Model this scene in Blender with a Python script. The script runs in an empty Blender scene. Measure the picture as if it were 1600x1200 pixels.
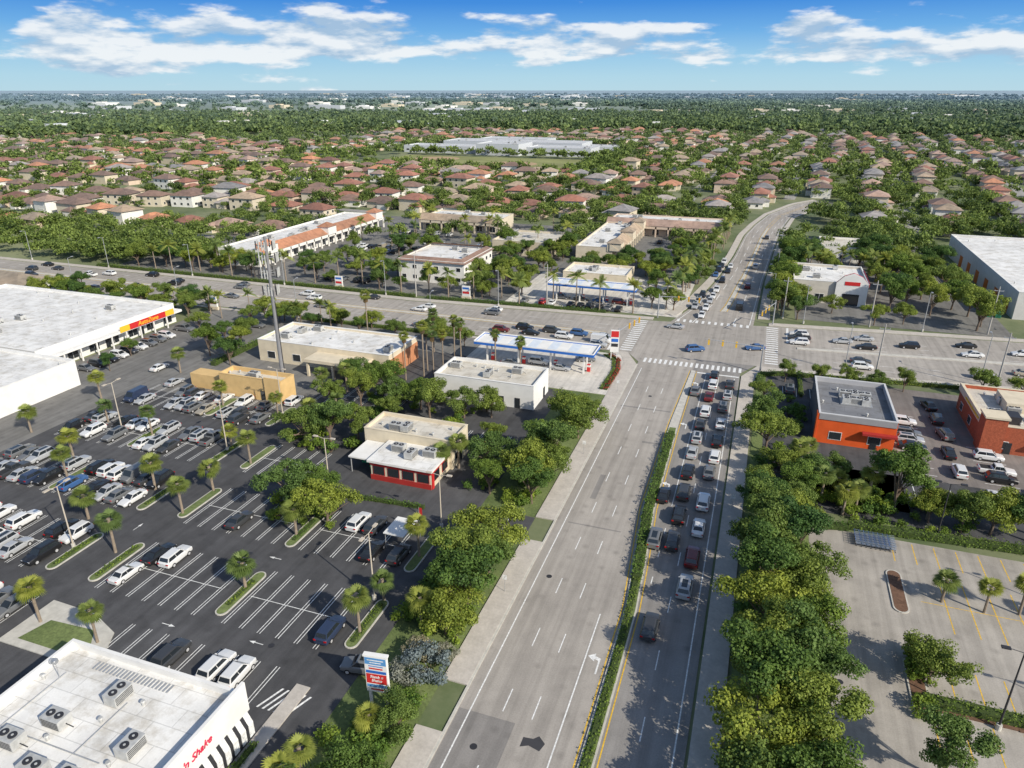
import bpy, math, random
import numpy as np
from mathutils import Vector, Matrix
R=math.radians
rnd=random.Random(7)
nrg=np.random.default_rng(11)
scene=bpy.context.scene
COL=scene.collection
YAW=R(19.3);PITCH=R(22.5);CH=60.0
# ---------------------------------------------------------------- camera
cam=bpy.data.cameras.new("camera");cam.sensor_width=36;cam.lens=24.95;cam.clip_end=200000;cam.clip_start=.5
co=bpy.data.objects.new("camera",cam);co.location=(0,0,CH);co.rotation_euler=(R(90)-PITCH,0,YAW);COL.objects.link(co);scene.camera=co
scene.view_settings.view_transform='Standard'
scene.view_settings.look='None';scene.view_settings.exposure=0;scene.view_settings.gamma=1
def inview(x,y,z=0,m=.04):
    X=x*math.cos(YAW)+y*math.sin(YAW);Y=-x*math.sin(YAW)+y*math.cos(YAW)
    d=Y*math.cos(PITCH)+(CH-z)*math.sin(PITCH)
    if d<5:return False
    u=X/d;v=(Y*math.sin(PITCH)-(CH-z)*math.cos(PITCH))/d
    return abs(u)<.7213+m and v>-.541-m*1.6
# ---------------------------------------------------------------- materials
def nm(name):
    m=bpy.data.materials.new(name);m.use_nodes=True;return m,m.node_tree,m.node_tree.nodes['Principled BSDF']
def ramp2(nt,fac,c1,c2,p1=0,p2=1):
    r=nt.nodes.new('ShaderNodeValToRGB');r.color_ramp.elements[0].position=p1;r.color_ramp.elements[1].position=p2
    r.color_ramp.elements[0].color=(*c1,1);r.color_ramp.elements[1].color=(*c2,1);nt.links.new(fac,r.inputs[0]);return r.outputs[0]
def noise(nt,scale,detail=4,vec=None,rough=.6):
    n=nt.nodes.new('ShaderNodeTexNoise');n.inputs['Scale'].default_value=scale;n.inputs['Detail'].default_value=detail;n.inputs['Roughness'].default_value=rough
    if vec is None:
        g=nt.nodes.new('ShaderNodeNewGeometry');vec=g.outputs['Position']
    nt.links.new(vec,n.inputs['Vector']);return n.outputs['Fac']
def mixc(nt,fac,a,b,mode='MIX'):
    m=nt.nodes.new('ShaderNodeMix');m.data_type='RGBA';m.blend_type=mode
    for s,v in ((m.inputs[0],fac),(m.inputs[6],a),(m.inputs[7],b)):
        if hasattr(v,'links') or hasattr(v,'node'): nt.links.new(v,s)
        else:
            s.default_value=v if isinstance(v,(int,float)) else (*v,1)
    return m.outputs[2]
MATS={}
def M(name,col,rough=.8,var=.15,scale=.6,metal=0,fine=0,spec=.3,fl=.72):
    if name in MATS:return MATS[name]
    m,nt,b=nm(name)
    c1=tuple(max(0,c*(1-var)) for c in col);c2=tuple(min(1,c*(1+var)) for c in col)
    if var>0:
        c=ramp2(nt,noise(nt,scale),c1,c2,.3,.7)
        if fine:
            f=noise(nt,fine,2);c=mixc(nt,1.0,c,ramp2(nt,f,(fl,)*3,(2-fl-.08,)*3,.3,.7),'MULTIPLY')
        nt.links.new(c,b.inputs['Base Color'])
    else: b.inputs['Base Color'].default_value=(*col,1)
    b.inputs['Roughness'].default_value=rough;b.inputs['Metallic'].default_value=metal
    b.inputs['Specular IOR Level'].default_value=spec
    MATS[name]=m;return m
def pave(name,col,dark=.7,stain=.85,patch=.04,seams=0):
    m,nt,b=nm(name)
    big=noise(nt,patch,5);mid=noise(nt,.35,4);fine=noise(nt,6,2)
    c=ramp2(nt,big,tuple(x*dark for x in col),tuple(min(1,x*1.12) for x in col),.3,.68)
    c=mixc(nt,1.0,c,ramp2(nt,mid,(stain,)*3,(1.06,)*3,.32,.6),'MULTIPLY')
    c=mixc(nt,1.0,c,ramp2(nt,fine,(.9,)*3,(1.07,)*3,.3,.7),'MULTIPLY')
    g=nt.nodes.new('ShaderNodeNewGeometry');mp=nt.nodes.new('ShaderNodeMapping');mp.inputs['Scale'].default_value=(1,.03,1)
    nt.links.new(g.outputs['Position'],mp.inputs['Vector'])
    st=noise(nt,.9,3,mp.outputs[0]);c=mixc(nt,1.0,c,ramp2(nt,st,(.84,)*3,(1.05,)*3,.35,.6),'MULTIPLY')
    v=nt.nodes.new('ShaderNodeTexVoronoi');v.inputs['Scale'].default_value=.42;nt.links.new(g.outputs['Position'],v.inputs['Vector'])
    c=mixc(nt,1.0,c,ramp2(nt,v.outputs['Distance'],(.8,)*3,(1,)*3,.05,.28),'MULTIPLY')
    nt.links.new(c,b.inputs['Base Color']);b.inputs['Roughness'].default_value=.85;b.inputs['Specular IOR Level'].default_value=.25
    MATS[name]=m;return m
def haze_tint(nt,c,lo=600,hi=5500,amt=.86,col=(.24,.34,.42)):  # aerial haze painted into base colour by distance from the origin
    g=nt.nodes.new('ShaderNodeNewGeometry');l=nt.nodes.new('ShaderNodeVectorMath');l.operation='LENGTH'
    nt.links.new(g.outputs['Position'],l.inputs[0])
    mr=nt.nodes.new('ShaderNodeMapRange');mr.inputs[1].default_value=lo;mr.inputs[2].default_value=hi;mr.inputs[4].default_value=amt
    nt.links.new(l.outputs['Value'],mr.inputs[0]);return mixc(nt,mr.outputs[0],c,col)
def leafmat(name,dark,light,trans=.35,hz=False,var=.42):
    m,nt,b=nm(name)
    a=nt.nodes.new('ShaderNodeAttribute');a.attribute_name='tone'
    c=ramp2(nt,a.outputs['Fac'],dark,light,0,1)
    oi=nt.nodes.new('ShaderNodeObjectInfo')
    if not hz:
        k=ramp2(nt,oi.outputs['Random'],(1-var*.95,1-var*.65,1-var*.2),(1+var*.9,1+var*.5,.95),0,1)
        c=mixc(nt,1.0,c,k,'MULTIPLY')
    else: c=haze_tint(nt,c)
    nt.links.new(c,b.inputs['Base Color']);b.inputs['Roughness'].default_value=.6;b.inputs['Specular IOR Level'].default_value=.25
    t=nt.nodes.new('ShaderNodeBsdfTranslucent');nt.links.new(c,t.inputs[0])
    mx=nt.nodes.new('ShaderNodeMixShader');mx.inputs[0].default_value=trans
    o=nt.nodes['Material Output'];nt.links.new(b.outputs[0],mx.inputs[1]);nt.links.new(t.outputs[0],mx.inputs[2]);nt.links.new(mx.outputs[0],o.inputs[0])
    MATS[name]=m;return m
L_OAK=leafmat("oak_leaves",(.085,.135,.025),(.30,.385,.08),.38)
L_DK=leafmat("dark_leaves",(.05,.10,.022),(.17,.27,.055),.34)
L_GREY=leafmat("silver_leaves",(.20,.21,.16),(.42,.43,.36))
L_PALM=leafmat("palm_leaves",(.12,.17,.03),(.35,.41,.11),.4)
L_SKIRT=leafmat("dry_fronds",(.12,.08,.04),(.25,.18,.09))
L_HEDGE=leafmat("hedge_leaves",(.085,.15,.02),(.25,.36,.06))
L_RED=leafmat("red_flowers",(.25,.03,.03),(.5,.06,.05))
L_FAR=leafmat("woodland_leaves",(.06,.10,.024),(.26,.34,.08),.34,True)  # leaf colour fades with distance into painted haze
BARK=M("bark",(.16,.12,.09),.9,.25,2);PBARK=M("palm_bark",(.26,.21,.16),.9,.2,3)
ASPH=pave("dark_asphalt",(.088,.088,.092),.72,.8)
ASPH2=pave("worn_asphalt",(.20,.195,.185),.75,.85)
ROADM=pave("road_surface",(.365,.335,.30),.85,.93,.03)
ROADD=pave("shaded_road_surface",(.27,.255,.24),.85,.92,.03)  # darker copy of the road surface, shade on these lanes put into its colour
CONC=pave("pale_concrete",(.37,.34,.30),.85,.88,.05)
WALK=M("footpath_concrete",(.50,.46,.41),.9,.1,.5,fine=3,fl=.88)
APRON=pave("apron_concrete",(.58,.55,.50),.88,.88,.06)
WHITE=M("white_marking",(.74,.74,.72),.7,.12,1.5,fine=4)
YEL=M("yellow_marking",(.68,.43,.05),.7,.15,1.5,fine=4)
KERB=M("kerb_concrete",(.5,.48,.43),.9,.15,1)
DIRT=M("mulch",(.15,.085,.055),.95,.3,3)
GLASS=M("dark_glass",(.02,.025,.03),.08,0,spec=.9)
METAL=M("galvanised_metal",(.42,.43,.44),.5,.1,2,.4)
DARKM=M("dark_metal",(.05,.05,.055),.5,.1,2,.3)
UNITM=M("rooftop_unit_metal",(.50,.50,.48),.5,.18,1.5,.2)
def rubber(): return M("tyre_rubber",(.02,.02,.02),.9,0)
def grassmat():
    m,nt,b=nm("grass")
    c=ramp2(nt,noise(nt,.12,6),(.07,.105,.03),(.19,.235,.08),.3,.7)
    c=mixc(nt,1.0,c,ramp2(nt,noise(nt,3,3),(.7,)*3,(1.25,)*3,.3,.7),'MULTIPLY')
    nt.links.new(c,b.inputs['Base Color']);b.inputs['Roughness'].default_value=.95;return m
GRASS=grassmat();MATS['grass']=GRASS
def groundmat():
    m,nt,b=nm("suburban_ground")
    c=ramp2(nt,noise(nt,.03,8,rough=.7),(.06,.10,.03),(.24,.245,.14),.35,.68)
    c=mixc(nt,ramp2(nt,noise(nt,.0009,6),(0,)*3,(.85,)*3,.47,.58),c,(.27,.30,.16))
    c=haze_tint(nt,c,900,7000,.88,(.27,.37,.45))  # far ground blended toward a painted haze colour
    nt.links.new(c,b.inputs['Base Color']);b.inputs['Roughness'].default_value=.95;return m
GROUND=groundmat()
# ---------------------------------------------------------------- mesh builder
class MB:
    def __init__(s): s.v=[];s.f=[];s.m=[];s.mats=[]
    def mi(s,m):
        if m not in s.mats:s.mats.append(m)
        return s.mats.index(m)
    def face(s,pts,m):
        n=len(s.v);s.v.extend(pts);s.f.append(tuple(range(n,n+len(pts))));s.m.append(s.mi(m))
    def box(s,x0,x1,y0,y1,z0,z1,m,bottom=True):
        n=len(s.v);s.v+= [(x0,y0,z0),(x1,y0,z0),(x1,y1,z0),(x0,y1,z0),(x0,y0,z1),(x1,y0,z1),(x1,y1,z1),(x0,y1,z1)]
        F=[(4,5,6,7),(0,1,5,4),(1,2,6,5),(2,3,7,6),(3,0,4,7)]
        if bottom:F.append((3,2,1,0))
        k=s.mi(m)
        for f in F:s.f.append(tuple(n+i for i in f));s.m.append(k)
    def prism(s,pts,z0,z1,m,mtop=None):
        s.face([(x,y,z1) for x,y in pts],mtop or m)
        for i in range(len(pts)):
            a=pts[i];b=pts[(i+1)%len(pts)]
            s.face([(a[0],a[1],z0),(b[0],b[1],z0),(b[0],b[1],z1),(a[0],a[1],z1)],m)
    def tube(s,p0,p1,r0,r1,m,n=8,caps=True):
        p0=Vector(p0);p1=Vector(p1);d=(p1-p0).normalized()
        a=d.orthogonal().normalized();b=d.cross(a)
        A=[p0+(a*math.cos(t)+b*math.sin(t))*r0 for t in [2*math.pi*i/n for i in range(n)]]
        B=[p1+(a*math.cos(t)+b*math.sin(t))*r1 for t in [2*math.pi*i/n for i in range(n)]]
        k=s.mi(m);q=len(s.v);s.v+= [tuple(x) for x in A+B]
        for i in range(n):
            j=(i+1)%n;s.f.append((q+i,q+j,q+n+j,q+n+i));s.m.append(k)
        if caps:
            s.f.append(tuple(q+n+i for i in range(n)));s.m.append(k);s.f.append(tuple(q+i for i in reversed(range(n))));s.m.append(k)
    def loft(s,rings,m):
        k=s.mi(m);q=len(s.v);n=len(rings[0])
        for r in rings:s.v+=r
        for j in range(len(rings)-1):
            for i in range(n):
                i2=(i+1)%n;s.f.append((q+j*n+i,q+j*n+i2,q+(j+1)*n+i2,q+(j+1)*n+i));s.m.append(k)
        s.f.append(tuple(q+i for i in reversed(range(n))));s.m.append(k)
        s.f.append(tuple(q+(len(rings)-1)*n+i for i in range(n)));s.m.append(k)
    def mesh(s,name,smooth=False):
        me=bpy.data.meshes.new(name);me.from_pydata(s.v,[],s.f)
        for m in s.mats:me.materials.append(m)
        me.polygons.foreach_set('material_index',s.m)
        if smooth:me.polygons.foreach_set('use_smooth',[True]*len(s.f))
        me.update();return me
def link(name,data,parent=None,loc=(0,0,0),rot=(0,0,0),sc=(1,1,1)):
    o=bpy.data.objects.new(name,data);o.location=loc;o.rotation_euler=rot;o.scale=sc
    COL.objects.link(o)
    if parent:o.parent=parent
    return o
def thing(name,label,cat,loc=(0,0,0),rot=0,group=None,sc=1):
    o=link(name,None,None,loc,(0,0,rot),(sc,sc,sc));o["label"]=label;o["category"]=cat
    o.empty_display_size=.3
    if group:o["group"]=group
    return o
def structure(name,mb):
    o=link(name,mb.mesh(name) if isinstance(mb,MB) else mb);o["kind"]="structure";return o
def sheet(name,polys,z,mat):
    mb=MB()
    for p in polys:mb.face([(x,y,z) for x,y in p],mat)
    return structure(name,mb)
def rect(x0,x1,y0,y1):return [(x0,y0),(x1,y0),(x1,y1),(x0,y1)]
# ---------------------------------------------------------------- ground & roads
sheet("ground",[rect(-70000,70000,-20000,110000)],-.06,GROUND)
sheet("parking_lot_asphalt",[rect(-124,-36,15,108),rect(-85,-36,108,137),rect(-85,-64,137,150),rect(-36,-27,82.2,87.8)],-.004,ASPH)
sheet("service_road",[rect(-151,-124,30,163),rect(-124,-85,108,163),rect(-85,-64,150,163)],-.001,ASPH2)
sheet("grass_verge",[rect(-36,-27,-10,82),rect(-36,-27,88,137),rect(3,12,-10,163),rect(-64,-26.5,137,164),rect(-320,-64,163,165)],-.012,GRASS)
mb=MB()
mb.prism(rect(-64,-27,137.5,163.2),-.05,.08,APRON);structure("fuel_station_forecourt",mb)
sheet("far_forecourt",[rect(-72,-19,199,240)],.0,APRON)
sheet("far_parking_lot",[rect(-225,-72,196,330),rect(-72,-18,240,342),rect(12,66,209,340)],-.02,ASPH2)
sheet("pale_parking_lot",[rect(12,110,-10,99.5)],.0,CONC)
sheet("restaurant_parking_lot",[rect(5,27,108,163),rect(12,110,104,120)],-.004,ASPH)
sheet("paver_parking_lot",[rect(27.2,95,120,162)],.0,pave("warm_grey_pavers",(.22,.195,.18),.8,.88))
ew_s=[(-420,164.5),(-31,165.5),(4,166),(33,169),(60,172),(200,186)]
ew_n=[(-420,190),(-100,189.5),(-24,194),(5,199),(37,203),(67,206),(200,220)]
sheet("cross_road",[ew_s+ew_n[::-1]],.004,ROADM)
sheet("main_road",[[(-23.8,-60),(-9.6,-60),(-9.6,72),(-11.2,96),(-11,160),(-11,166.2),(-28,166.2),(-24,160)]],.008,ROADM)
sheet("main_road_queue_side",[[(-9.6,-60),(-.6,-60),(-.6,160),(2.5,166.2),(-11,166.2),(-11,160),(-11.2,96),(-9.6,72)]],.008,ROADD)
nW=[(-21,194.5),(-16,215),(-11.5,255),(-9,289),(-7,335),(-3.5,365),(2,399),(16,442),(28,462)]
nE=[(1,198.3),(2.5,250),(5,300),(8,352),(13,395),(27,433),(38,452)]
def interp(poly,t):
    L=[0]
    for i in range(len(poly)-1):L.append(L[-1]+math.dist(poly[i],poly[i+1]))
    s=t*L[-1]
    for i in range(len(poly)-1):
        if s<=L[i+1]+1e-6:
            k=(s-L[i])/(L[i+1]-L[i]);return (poly[i][0]+k*(poly[i+1][0]-poly[i][0]),poly[i][1]+k*(poly[i+1][1]-poly[i][1]))
    return poly[-1]
NS=40
wl=[interp(nW,i/NS) for i in range(NS+1)];el=[interp(nE,i/NS) for i in range(NS+1)]
mb=MB()
for i in range(NS):mb.face([(wl[i][0],wl[i][1],.012),(el[i][0],el[i][1],.012),(el[i+1][0],el[i+1][1],.012),(wl[i+1][0],wl[i+1][1],.012)],ROADM)
structure("north_road",mb)
def lerp(a,b,k):return (a[0]+(b[0]-a[0])*k,a[1]+(b[1]-a[1])*k)
def nstrip(mb,k0,k1,z,m,i0=0,i1=NS,dash=0,z0=None):
    for i in range(i0,i1):
        if dash and i%2:continue
        p=[lerp(wl[i],el[i],k0),lerp(wl[i],el[i],k1),lerp(wl[i+1],el[i+1],k1),lerp(wl[i+1],el[i+1],k0)]
        if z0 is None:mb.face([(x,y,z) for x,y in p],m)
        else:mb.prism(p,z0,z,m)
mb=MB();nstrip(mb,-.22,-.04,.13,WALK,1,NS,0,0);nstrip(mb,1.04,1.2,.13,WALK,1,NS,0,0);structure("north_sidewalk",mb)
mb=MB();nstrip(mb,.49,.56,.14,KERB,2,24,0,.0);structure("north_median",mb)
mb=MB();nstrip(mb,.05,.06,.017,WHITE);nstrip(mb,.95,.96,.017,WHITE);nstrip(mb,.26,.272,.017,WHITE,0,NS,1);nstrip(mb,.75,.762,.017,WHITE,0,NS,1);nstrip(mb,.47,.48,.017,YEL,2);nstrip(mb,.57,.58,.017,YEL,2);structure("north_road_markings",mb)
mb=MB()
for a,b_ in ((-60,36),(41,47.5),(54,82),(88,158)):mb.prism(rect(-27,-24.1,a,b_),-.05,.13,WALK)
mb.prism([(-27,158),(-24.1,158),(-27.5,165.3),(-31,165.3),(-31,163.4),(-29,163.4)],-.05,.13,WALK)
mb.prism(rect(-.3,2.6,-60,158),-.05,.13,WALK);mb.prism([(-.3,158),(2.6,158),(8,163.5),(8,166),(3,166)],-.05,.13,WALK)
mb.prism([(-320,163),(-64,163),(-64,164.2),(-320,164)],-.05,.13,WALK)
mb.prism([(8,163.5),(33,166.4),(60,169.3),(130,176.5),(130,178.5),(60,171.6),(33,168.6),(8,166)],-.05,.125,WALK)
mb.prism([(-320,190.4),(-100,190),(-26,194.6),(-26,197),(-100,192.5),(-320,193)],-.05,.13,WALK)
mb.prism([(5,199.4),(37,203.4),(130,213.4),(130,216),(37,206),(5,202)],-.05,.13,WALK)
mb.box(-24.1,-23.8,-60,158,-.05,.1,KERB)
structure("sidewalk",mb)
medc=[(-9.5,-60,.75),(-9.5,72,.75),(-10.3,84,.9),(-11.2,96,.95),(-11.4,128,.8),(-10.9,158,.45)]
def medat(n):
    for i in range(len(medc)-1):
        a=medc[i];b=medc[i+1]
        if a[1]<=n<=b[1]:
            k=(n-a[1])/(b[1]-a[1]);return a[0]+k*(b[0]-a[0]),a[2]+k*(b[2]-a[2])
    return medc[-1][0],medc[-1][2]
mb=MB()
ns=[-60]+list(range(0,159,3))+[158]
for a,b in zip(ns[:-1],ns[1:]):
    c0,w0=medat(a);c1,w1=medat(b)
    mb.prism([(c0-w0,a),(c0+w0,a),(c1+w1,b),(c1-w1,b)],-.0,.14,KERB)
    if b<127: mb.face([(c0-w0+.2,a,.15),(c0+w0-.2,a,.15),(c1+w1-.2,b,.15),(c1-w1+.2,b,.15)],GRASS)
structure("median_kerb",mb)
mk=MB();yk=MB()
def bar(mb_,x0,x1,y0,y1,m,z=.014):mb_.face([(x0,y0,z),(x1,y0,z),(x1,y1,z),(x0,y1,z)],m)
bar(mk,-22.6,-22.45,-60,156,WHITE);bar(mk,-1.75,-1.6,-60,156,WHITE)
for n in range(-6,15):
    for e in (-19.3,-16.1):bar(mk,e,e+.13,n*10+2,n*10+5.2,WHITE)
    bar(mk,-5.15,-5.02,n*10+3,n*10+6.2,WHITE)
bar(mk,-13.0,-12.85,-60,70,WHITE)
for n in (78,84,90):bar(mk,-8.0,-7.87,n,n+1.5,WHITE)
bar(mk,-7.95,-7.82,98,156,WHITE);bar(mk,-5.15,-5.02,146,156,WHITE)
for a,b in zip(ns[:-1],ns[1:]):
    c0,w0=medat(a);c1,w1=medat(b)
    for s in (-1,1):
        yk.face([(c0+s*(w0+.25),a,.014),(c0+s*(w0+.4),a,.014),(c1+s*(w1+.4),b,.014),(c1+s*(w1+.25),b,.014)],YEL)
bar(mk,-10.3,-.8,157,157.6,WHITE)
for i in range(19):
    x=-23+i*1.22
    bar(mk,x,x+.6,160.2,163.2,WHITE,.016)
for i in range(16):
    y=167+i*1.7;bar(mk,-30,-27,y,y+.7,WHITE,.02)
for i in range(18):
    y=168.5+i*1.7;bar(mk,4.5,7.5,y,y+.7,WHITE,.02)
bar(mk,-33,-32.4,166,176,WHITE,.02);bar(mk,9.5,10.1,186,199,WHITE,.02)
for i in range(12):
    x=-19.5+i*1.7;bar(mk,x,x+.7,195.5,198,WHITE,.024)
for e in range(-400,-34,10):
    for n in (168.8,172.4,182.6,186):bar(mk,e,e+3,n,n+.13,WHITE)
for e in range(10,190,10):
    for n0 in (3,6.5,17.5,21,24.5):
        n=n0+166+e*.1;mk.face([(e,n,.014),(e+3,n+.3,.014),(e+3,n+.43,.014),(e,n+.13,.014)],WHITE)
def arrow(mb_,x,y,ang,kind,m,z=.016,s=1):
    P={'S':[(-.08,-1.5),(.08,-1.5),(.08,.3),(.35,.3),(0,1.5),(-.35,.3),(-.08,.3)],
       'L':[(.08,-1.5),(.25,-1.5),(.25,.55),(-.3,.75),(-.3,1.1),(-1,.55),(-.3,0),(-.3,.35),(.08,.2)]}[kind]
    c,s_=math.cos(ang),math.sin(ang)
    mb_.face([(x+s*(px*c-py*s_),y+s*(px*s_+py*c),z) for px,py in P],m)
for n in (38,62):arrow(mk,-11.5,n,0,'L',WHITE,s=1.2)
for n in (104,128,150):arrow(mk,-9.3,n,0,'L',WHITE,s=1.1)
structure("lane_markings",mk);structure("yellow_lane_lines",yk)
mb=MB()
mb.prism([(-400,176.5),(-36,178),(-36,179),(-400,178.3)],0,.14,KERB)
mb.prism([(12,181.6),(200,201.5),(200,203.5),(12,183)],0,.14,KERB)
structure("cross_road_median",mb)
mb=MB()
for s in ((-400,176.1,-36,177.6),(-400,178.6,-36,179.4)):
    mb.face([(s[0],s[1],.014),(s[2],s[3],.014),(s[2],s[3]+.15,.014),(s[0],s[1]+.15,.014)],YEL)
structure("cross_road_yellow_lines",mb)
PATCH=pave("road_patch",(.25,.235,.22),.85,.93,.03);TAR=M("tar",(.05,.05,.055),.8,.1)
mb=MB();bar(mb,-24+.3,-17.5,20,51,PATCH,.0115);mb.face([(x,y,.013) for x,y in [(-16.2,48.5),(-15.4,48.9),(-14.2,48.6),(-13.9,49.6),(-14.7,50.3),(-15.2,49.8),(-16.2,49.7)]],TAR)
for x0,x1,y0,y1 in ((-20.5,-19.6,96,104),(-7.2,-5.5,60,61.5),(-16,-12.5,118,118.7),(-23,-12.8,133,133.6),(-22,-14,88.2,88.5)):bar(mb,x0,x1,y0,y1,PATCH,.0115)
structure("road_repair_patch",mb)
mb=MB()
for x,y in ((-20.5,47),(-14.6,46),(-21,75),(14.5,82),(14.3,68),(14.5,52),(-18,140),(-62,66),(-48,52)):
    n=16;mb.face([(x+.38*math.cos(2*math.pi*i/n),y+.38*math.sin(2*math.pi*i/n),.019) for i in range(n)],DARKM)
structure("manhole_covers",mb)
# ---- lot stripes
st=MB()
def stall_rows(c,e0,e1,both=True,half=5.3):
    n=int((e1-e0)/2.6)
    for i in range(n+1):
        e=e0+i*2.6
        for d in (-.24,.16):
            bar(st,e+d,e+d+.1,c-half,c+(half if both else 0),WHITE,.004)
    if both:bar(st,e0,e0+n*2.6,c-.05,c+.05,WHITE,.005)
for c in (58.5,74.3,90,105.5):
    stall_rows(c,-121,-87.5)
stall_rows(58.5,-76.2,-59);stall_rows(58.5,-56,-41)
stall_rows(74.3,-76.2,-60);stall_rows(74.3,-56,-41)
stall_rows(90,-78,-66)
stall_rows(49.5,-100,-80,False);stall_rows(49.5,-66,-44,False,6)
stall_rows(112.3,-63,-38,False,5.5)
stall_rows(119,-84,-64,True)
for x,y,a in ((-50,51.8,R(90)),(-58,66.3,R(90)),(-62,50.8,R(-90)),(-82,66,0)):arrow(st,x,y,a,'S',WHITE,.006,.65)
for i in range(6):st.face([(-44+i*.7,44,.005),(-43.75+i*.7,44,.005),(-42.6+i*.7,47,.005),(-42.85+i*.7,47,.005)],WHITE)
structure("parking_bay_markings",st)
st=MB()
for e in [23+2.75*i for i in range(22)]:
    bar(st,e,e+.13,94,99,YEL,.005)
    bar(st,e+2,e+2.13,80.5,91,YEL,.005) if e>24 else None
    bar(st,e,e+.13,69.3,74,YEL,.005);bar(st,e,e+.13,61.5,66.5,YEL,.005)
    bar(st,e,e+.13,48,58,YEL,.005)
bar(st,25,84,85.7,85.8,YEL,.006)
structure("yellow_bay_markings",st)
st=MB()
for e in [8.5+2.75*i for i in range(7)]:bar(st,e,e+.12,150,155,WHITE,.004)
for e in [28.5+2.75*i for i in range(16)]:bar(st,e,e+.12,113,118,WHITE,.004);
for n in [122+2.75*i for i in range(10)]:bar(st,28,33,n,n+.12,WHITE,.006)
for n in [122+2.75*i for i in range(6)]:bar(st,40,45,n,n+.12,WHITE,.006)
structure("restaurant_bay_markings",st)
# ---------------------------------------------------------------- planting islands
def islandmesh(w,l,fill):
    mb=MB();pts=[];r=w/2
    for i in range(9):
        t=math.pi*i/8;pts.append((r*math.cos(t),l/2-r+r*math.sin(t)))
    for i in range(9):
        t=math.pi+math.pi*i/8;pts.append((r*math.cos(t),-l/2+r+r*math.sin(t)))
    mb.prism(pts,-.02,.14,KERB);k=(r-.16)/r
    mb.face([(x*k,y*(1-.32/l),.146) for x,y in pts],fill)
    return mb.mesh("traffic_island")
IG=islandmesh(1.7,9,GRASS);IM=islandmesh(1.9,9,DIRT)
for x,y,me in [(-78,58.4,IG),(-57.5,58.6,IG),(-39.3,59,IG),(-58,73.5,IG),(-78,74.4,IG),(-85.6,74,IG),(-85.6,58.4,IG),(-85.6,90,IG),(-104,90,IG),(-104,74,IG),(-79,90,IG),(-39.3,74,IG),(-100,105.5,IG),(-85.6,105.5,IG),(22.4,87,IM),(22.2,70,IM)]:
    o=link("traffic_island",me,None,(x,y,0));o["kind"]="structure"
mb=MB()
mb.prism([(-79,42),(-66,42),(-65,44),(-67,47.5),(-72,49.3),(-79,49.5)],-.02,.14,KERB);mb.prism([(-77,43),(-68,43),(-67.5,44.5),(-69.5,47),(-76,46.6)],.14,.16,GRASS)
mb.prism(rect(-41.7,-40,28,48),-.02,.14,WALK)
mb.prism(rect(31,34,66.8,69),0,.14,DIRT);mb.prism(rect(22,70,66.9,68.9),0,.13,DIRT)
structure("planting_bed",mb)
# ---------------------------------------------------------------- foliage
def leafquads(rng,C,N,T,size,asp=1.0):
    k=len(C);a=np.cross(N,rng.normal(size=(k,3)));a/=np.linalg.norm(a,axis=1)[:,None];b=np.cross(N,a)
    s=(size*(.6+.8*rng.random((k,1))))/2
    a=a*s*asp;b=b*s
    V=np.stack([C-a-b*.4,C+a*.3-b,C+a+b*.4,C-a*.3+b],axis=1).reshape(-1,3)
    return V,T
def crown(rng,blobs,nleaf,size,squash=.75,inner=.5):
    C=[];N=[];T=[]
    for (cx,cy,cz,r) in blobs:
        k=int(nleaf*(.6+.8*rng.random())*min(1.4,max(.5,r)))
        d=rng.normal(size=(k,3));d/=np.linalg.norm(d,axis=1)[:,None]
        rad=r*(inner+(1.12-inner)*rng.random((k,1))**.6)
        p=d*rad*np.array([1,1,squash])+np.array([cx,cy,cz])
        C.append(p);nn=d+rng.normal(size=(k,3))*.5+np.array([0,0,.25]);N.append(nn/np.linalg.norm(nn,axis=1)[:,None])
        T.append(np.clip(.5+rng.normal()*.18+rng.normal(size=k)*.17+.12*d[:,2],0,1))  # random tone, plus light from above painted in: clump tops paler, undersides darker
    C=np.concatenate(C);N=np.concatenate(N);T=np.concatenate(T)
    return leafquads(rng,C,N,T,size)
def qmesh(name,V,T,mat,extra=None):
    me=bpy.data.meshes.new(name);n=len(V)//4
    me.vertices.add(len(V));me.vertices.foreach_set('co',V.astype(np.float32).ravel())
    me.loops.add(4*n);me.loops.foreach_set('vertex_index',np.arange(4*n,dtype=np.int32))
    me.polygons.add(n);me.polygons.foreach_set('loop_start',np.arange(0,4*n,4,dtype=np.int32))
    me.polygons.foreach_set('loop_total',np.full(n,4,dtype=np.int32))
    me.materials.append(mat)
    at=me.attributes.new('tone','FLOAT','FACE');at.data.foreach_set('value',T.astype(np.float32))
    me.update(calc_edges=True);return me
def oakblobs(rng,Rx,hz,rz,n,br):
    B=[];nl=int(rng.integers(4,8))
    lob=[]
    for j in range(nl):
        a=j*6.283/nl+rng.uniform(-.4,.4);q=rng.uniform(.35,.72)*Rx
        lob.append((math.cos(a)*q,math.sin(a)*q,rng.uniform(-.45,.55)*rz,rng.uniform(.32,.55)))
    lob.append((0,0,.35*rz,.55))
    for i in range(n):
        d=rng.normal(size=3);d/=np.linalg.norm(d);d[2]=abs(d[2])*.95-.2
        l=lob[i%len(lob)];q=.4+.65*rng.random()
        B.append((l[0]+d[0]*Rx*l[3]*q,l[1]+d[1]*Rx*l[3]*q,hz+l[2]+d[2]*rz*.6*q,br*(.5+.75*rng.random())))
    return B
OAKS=[]
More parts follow.
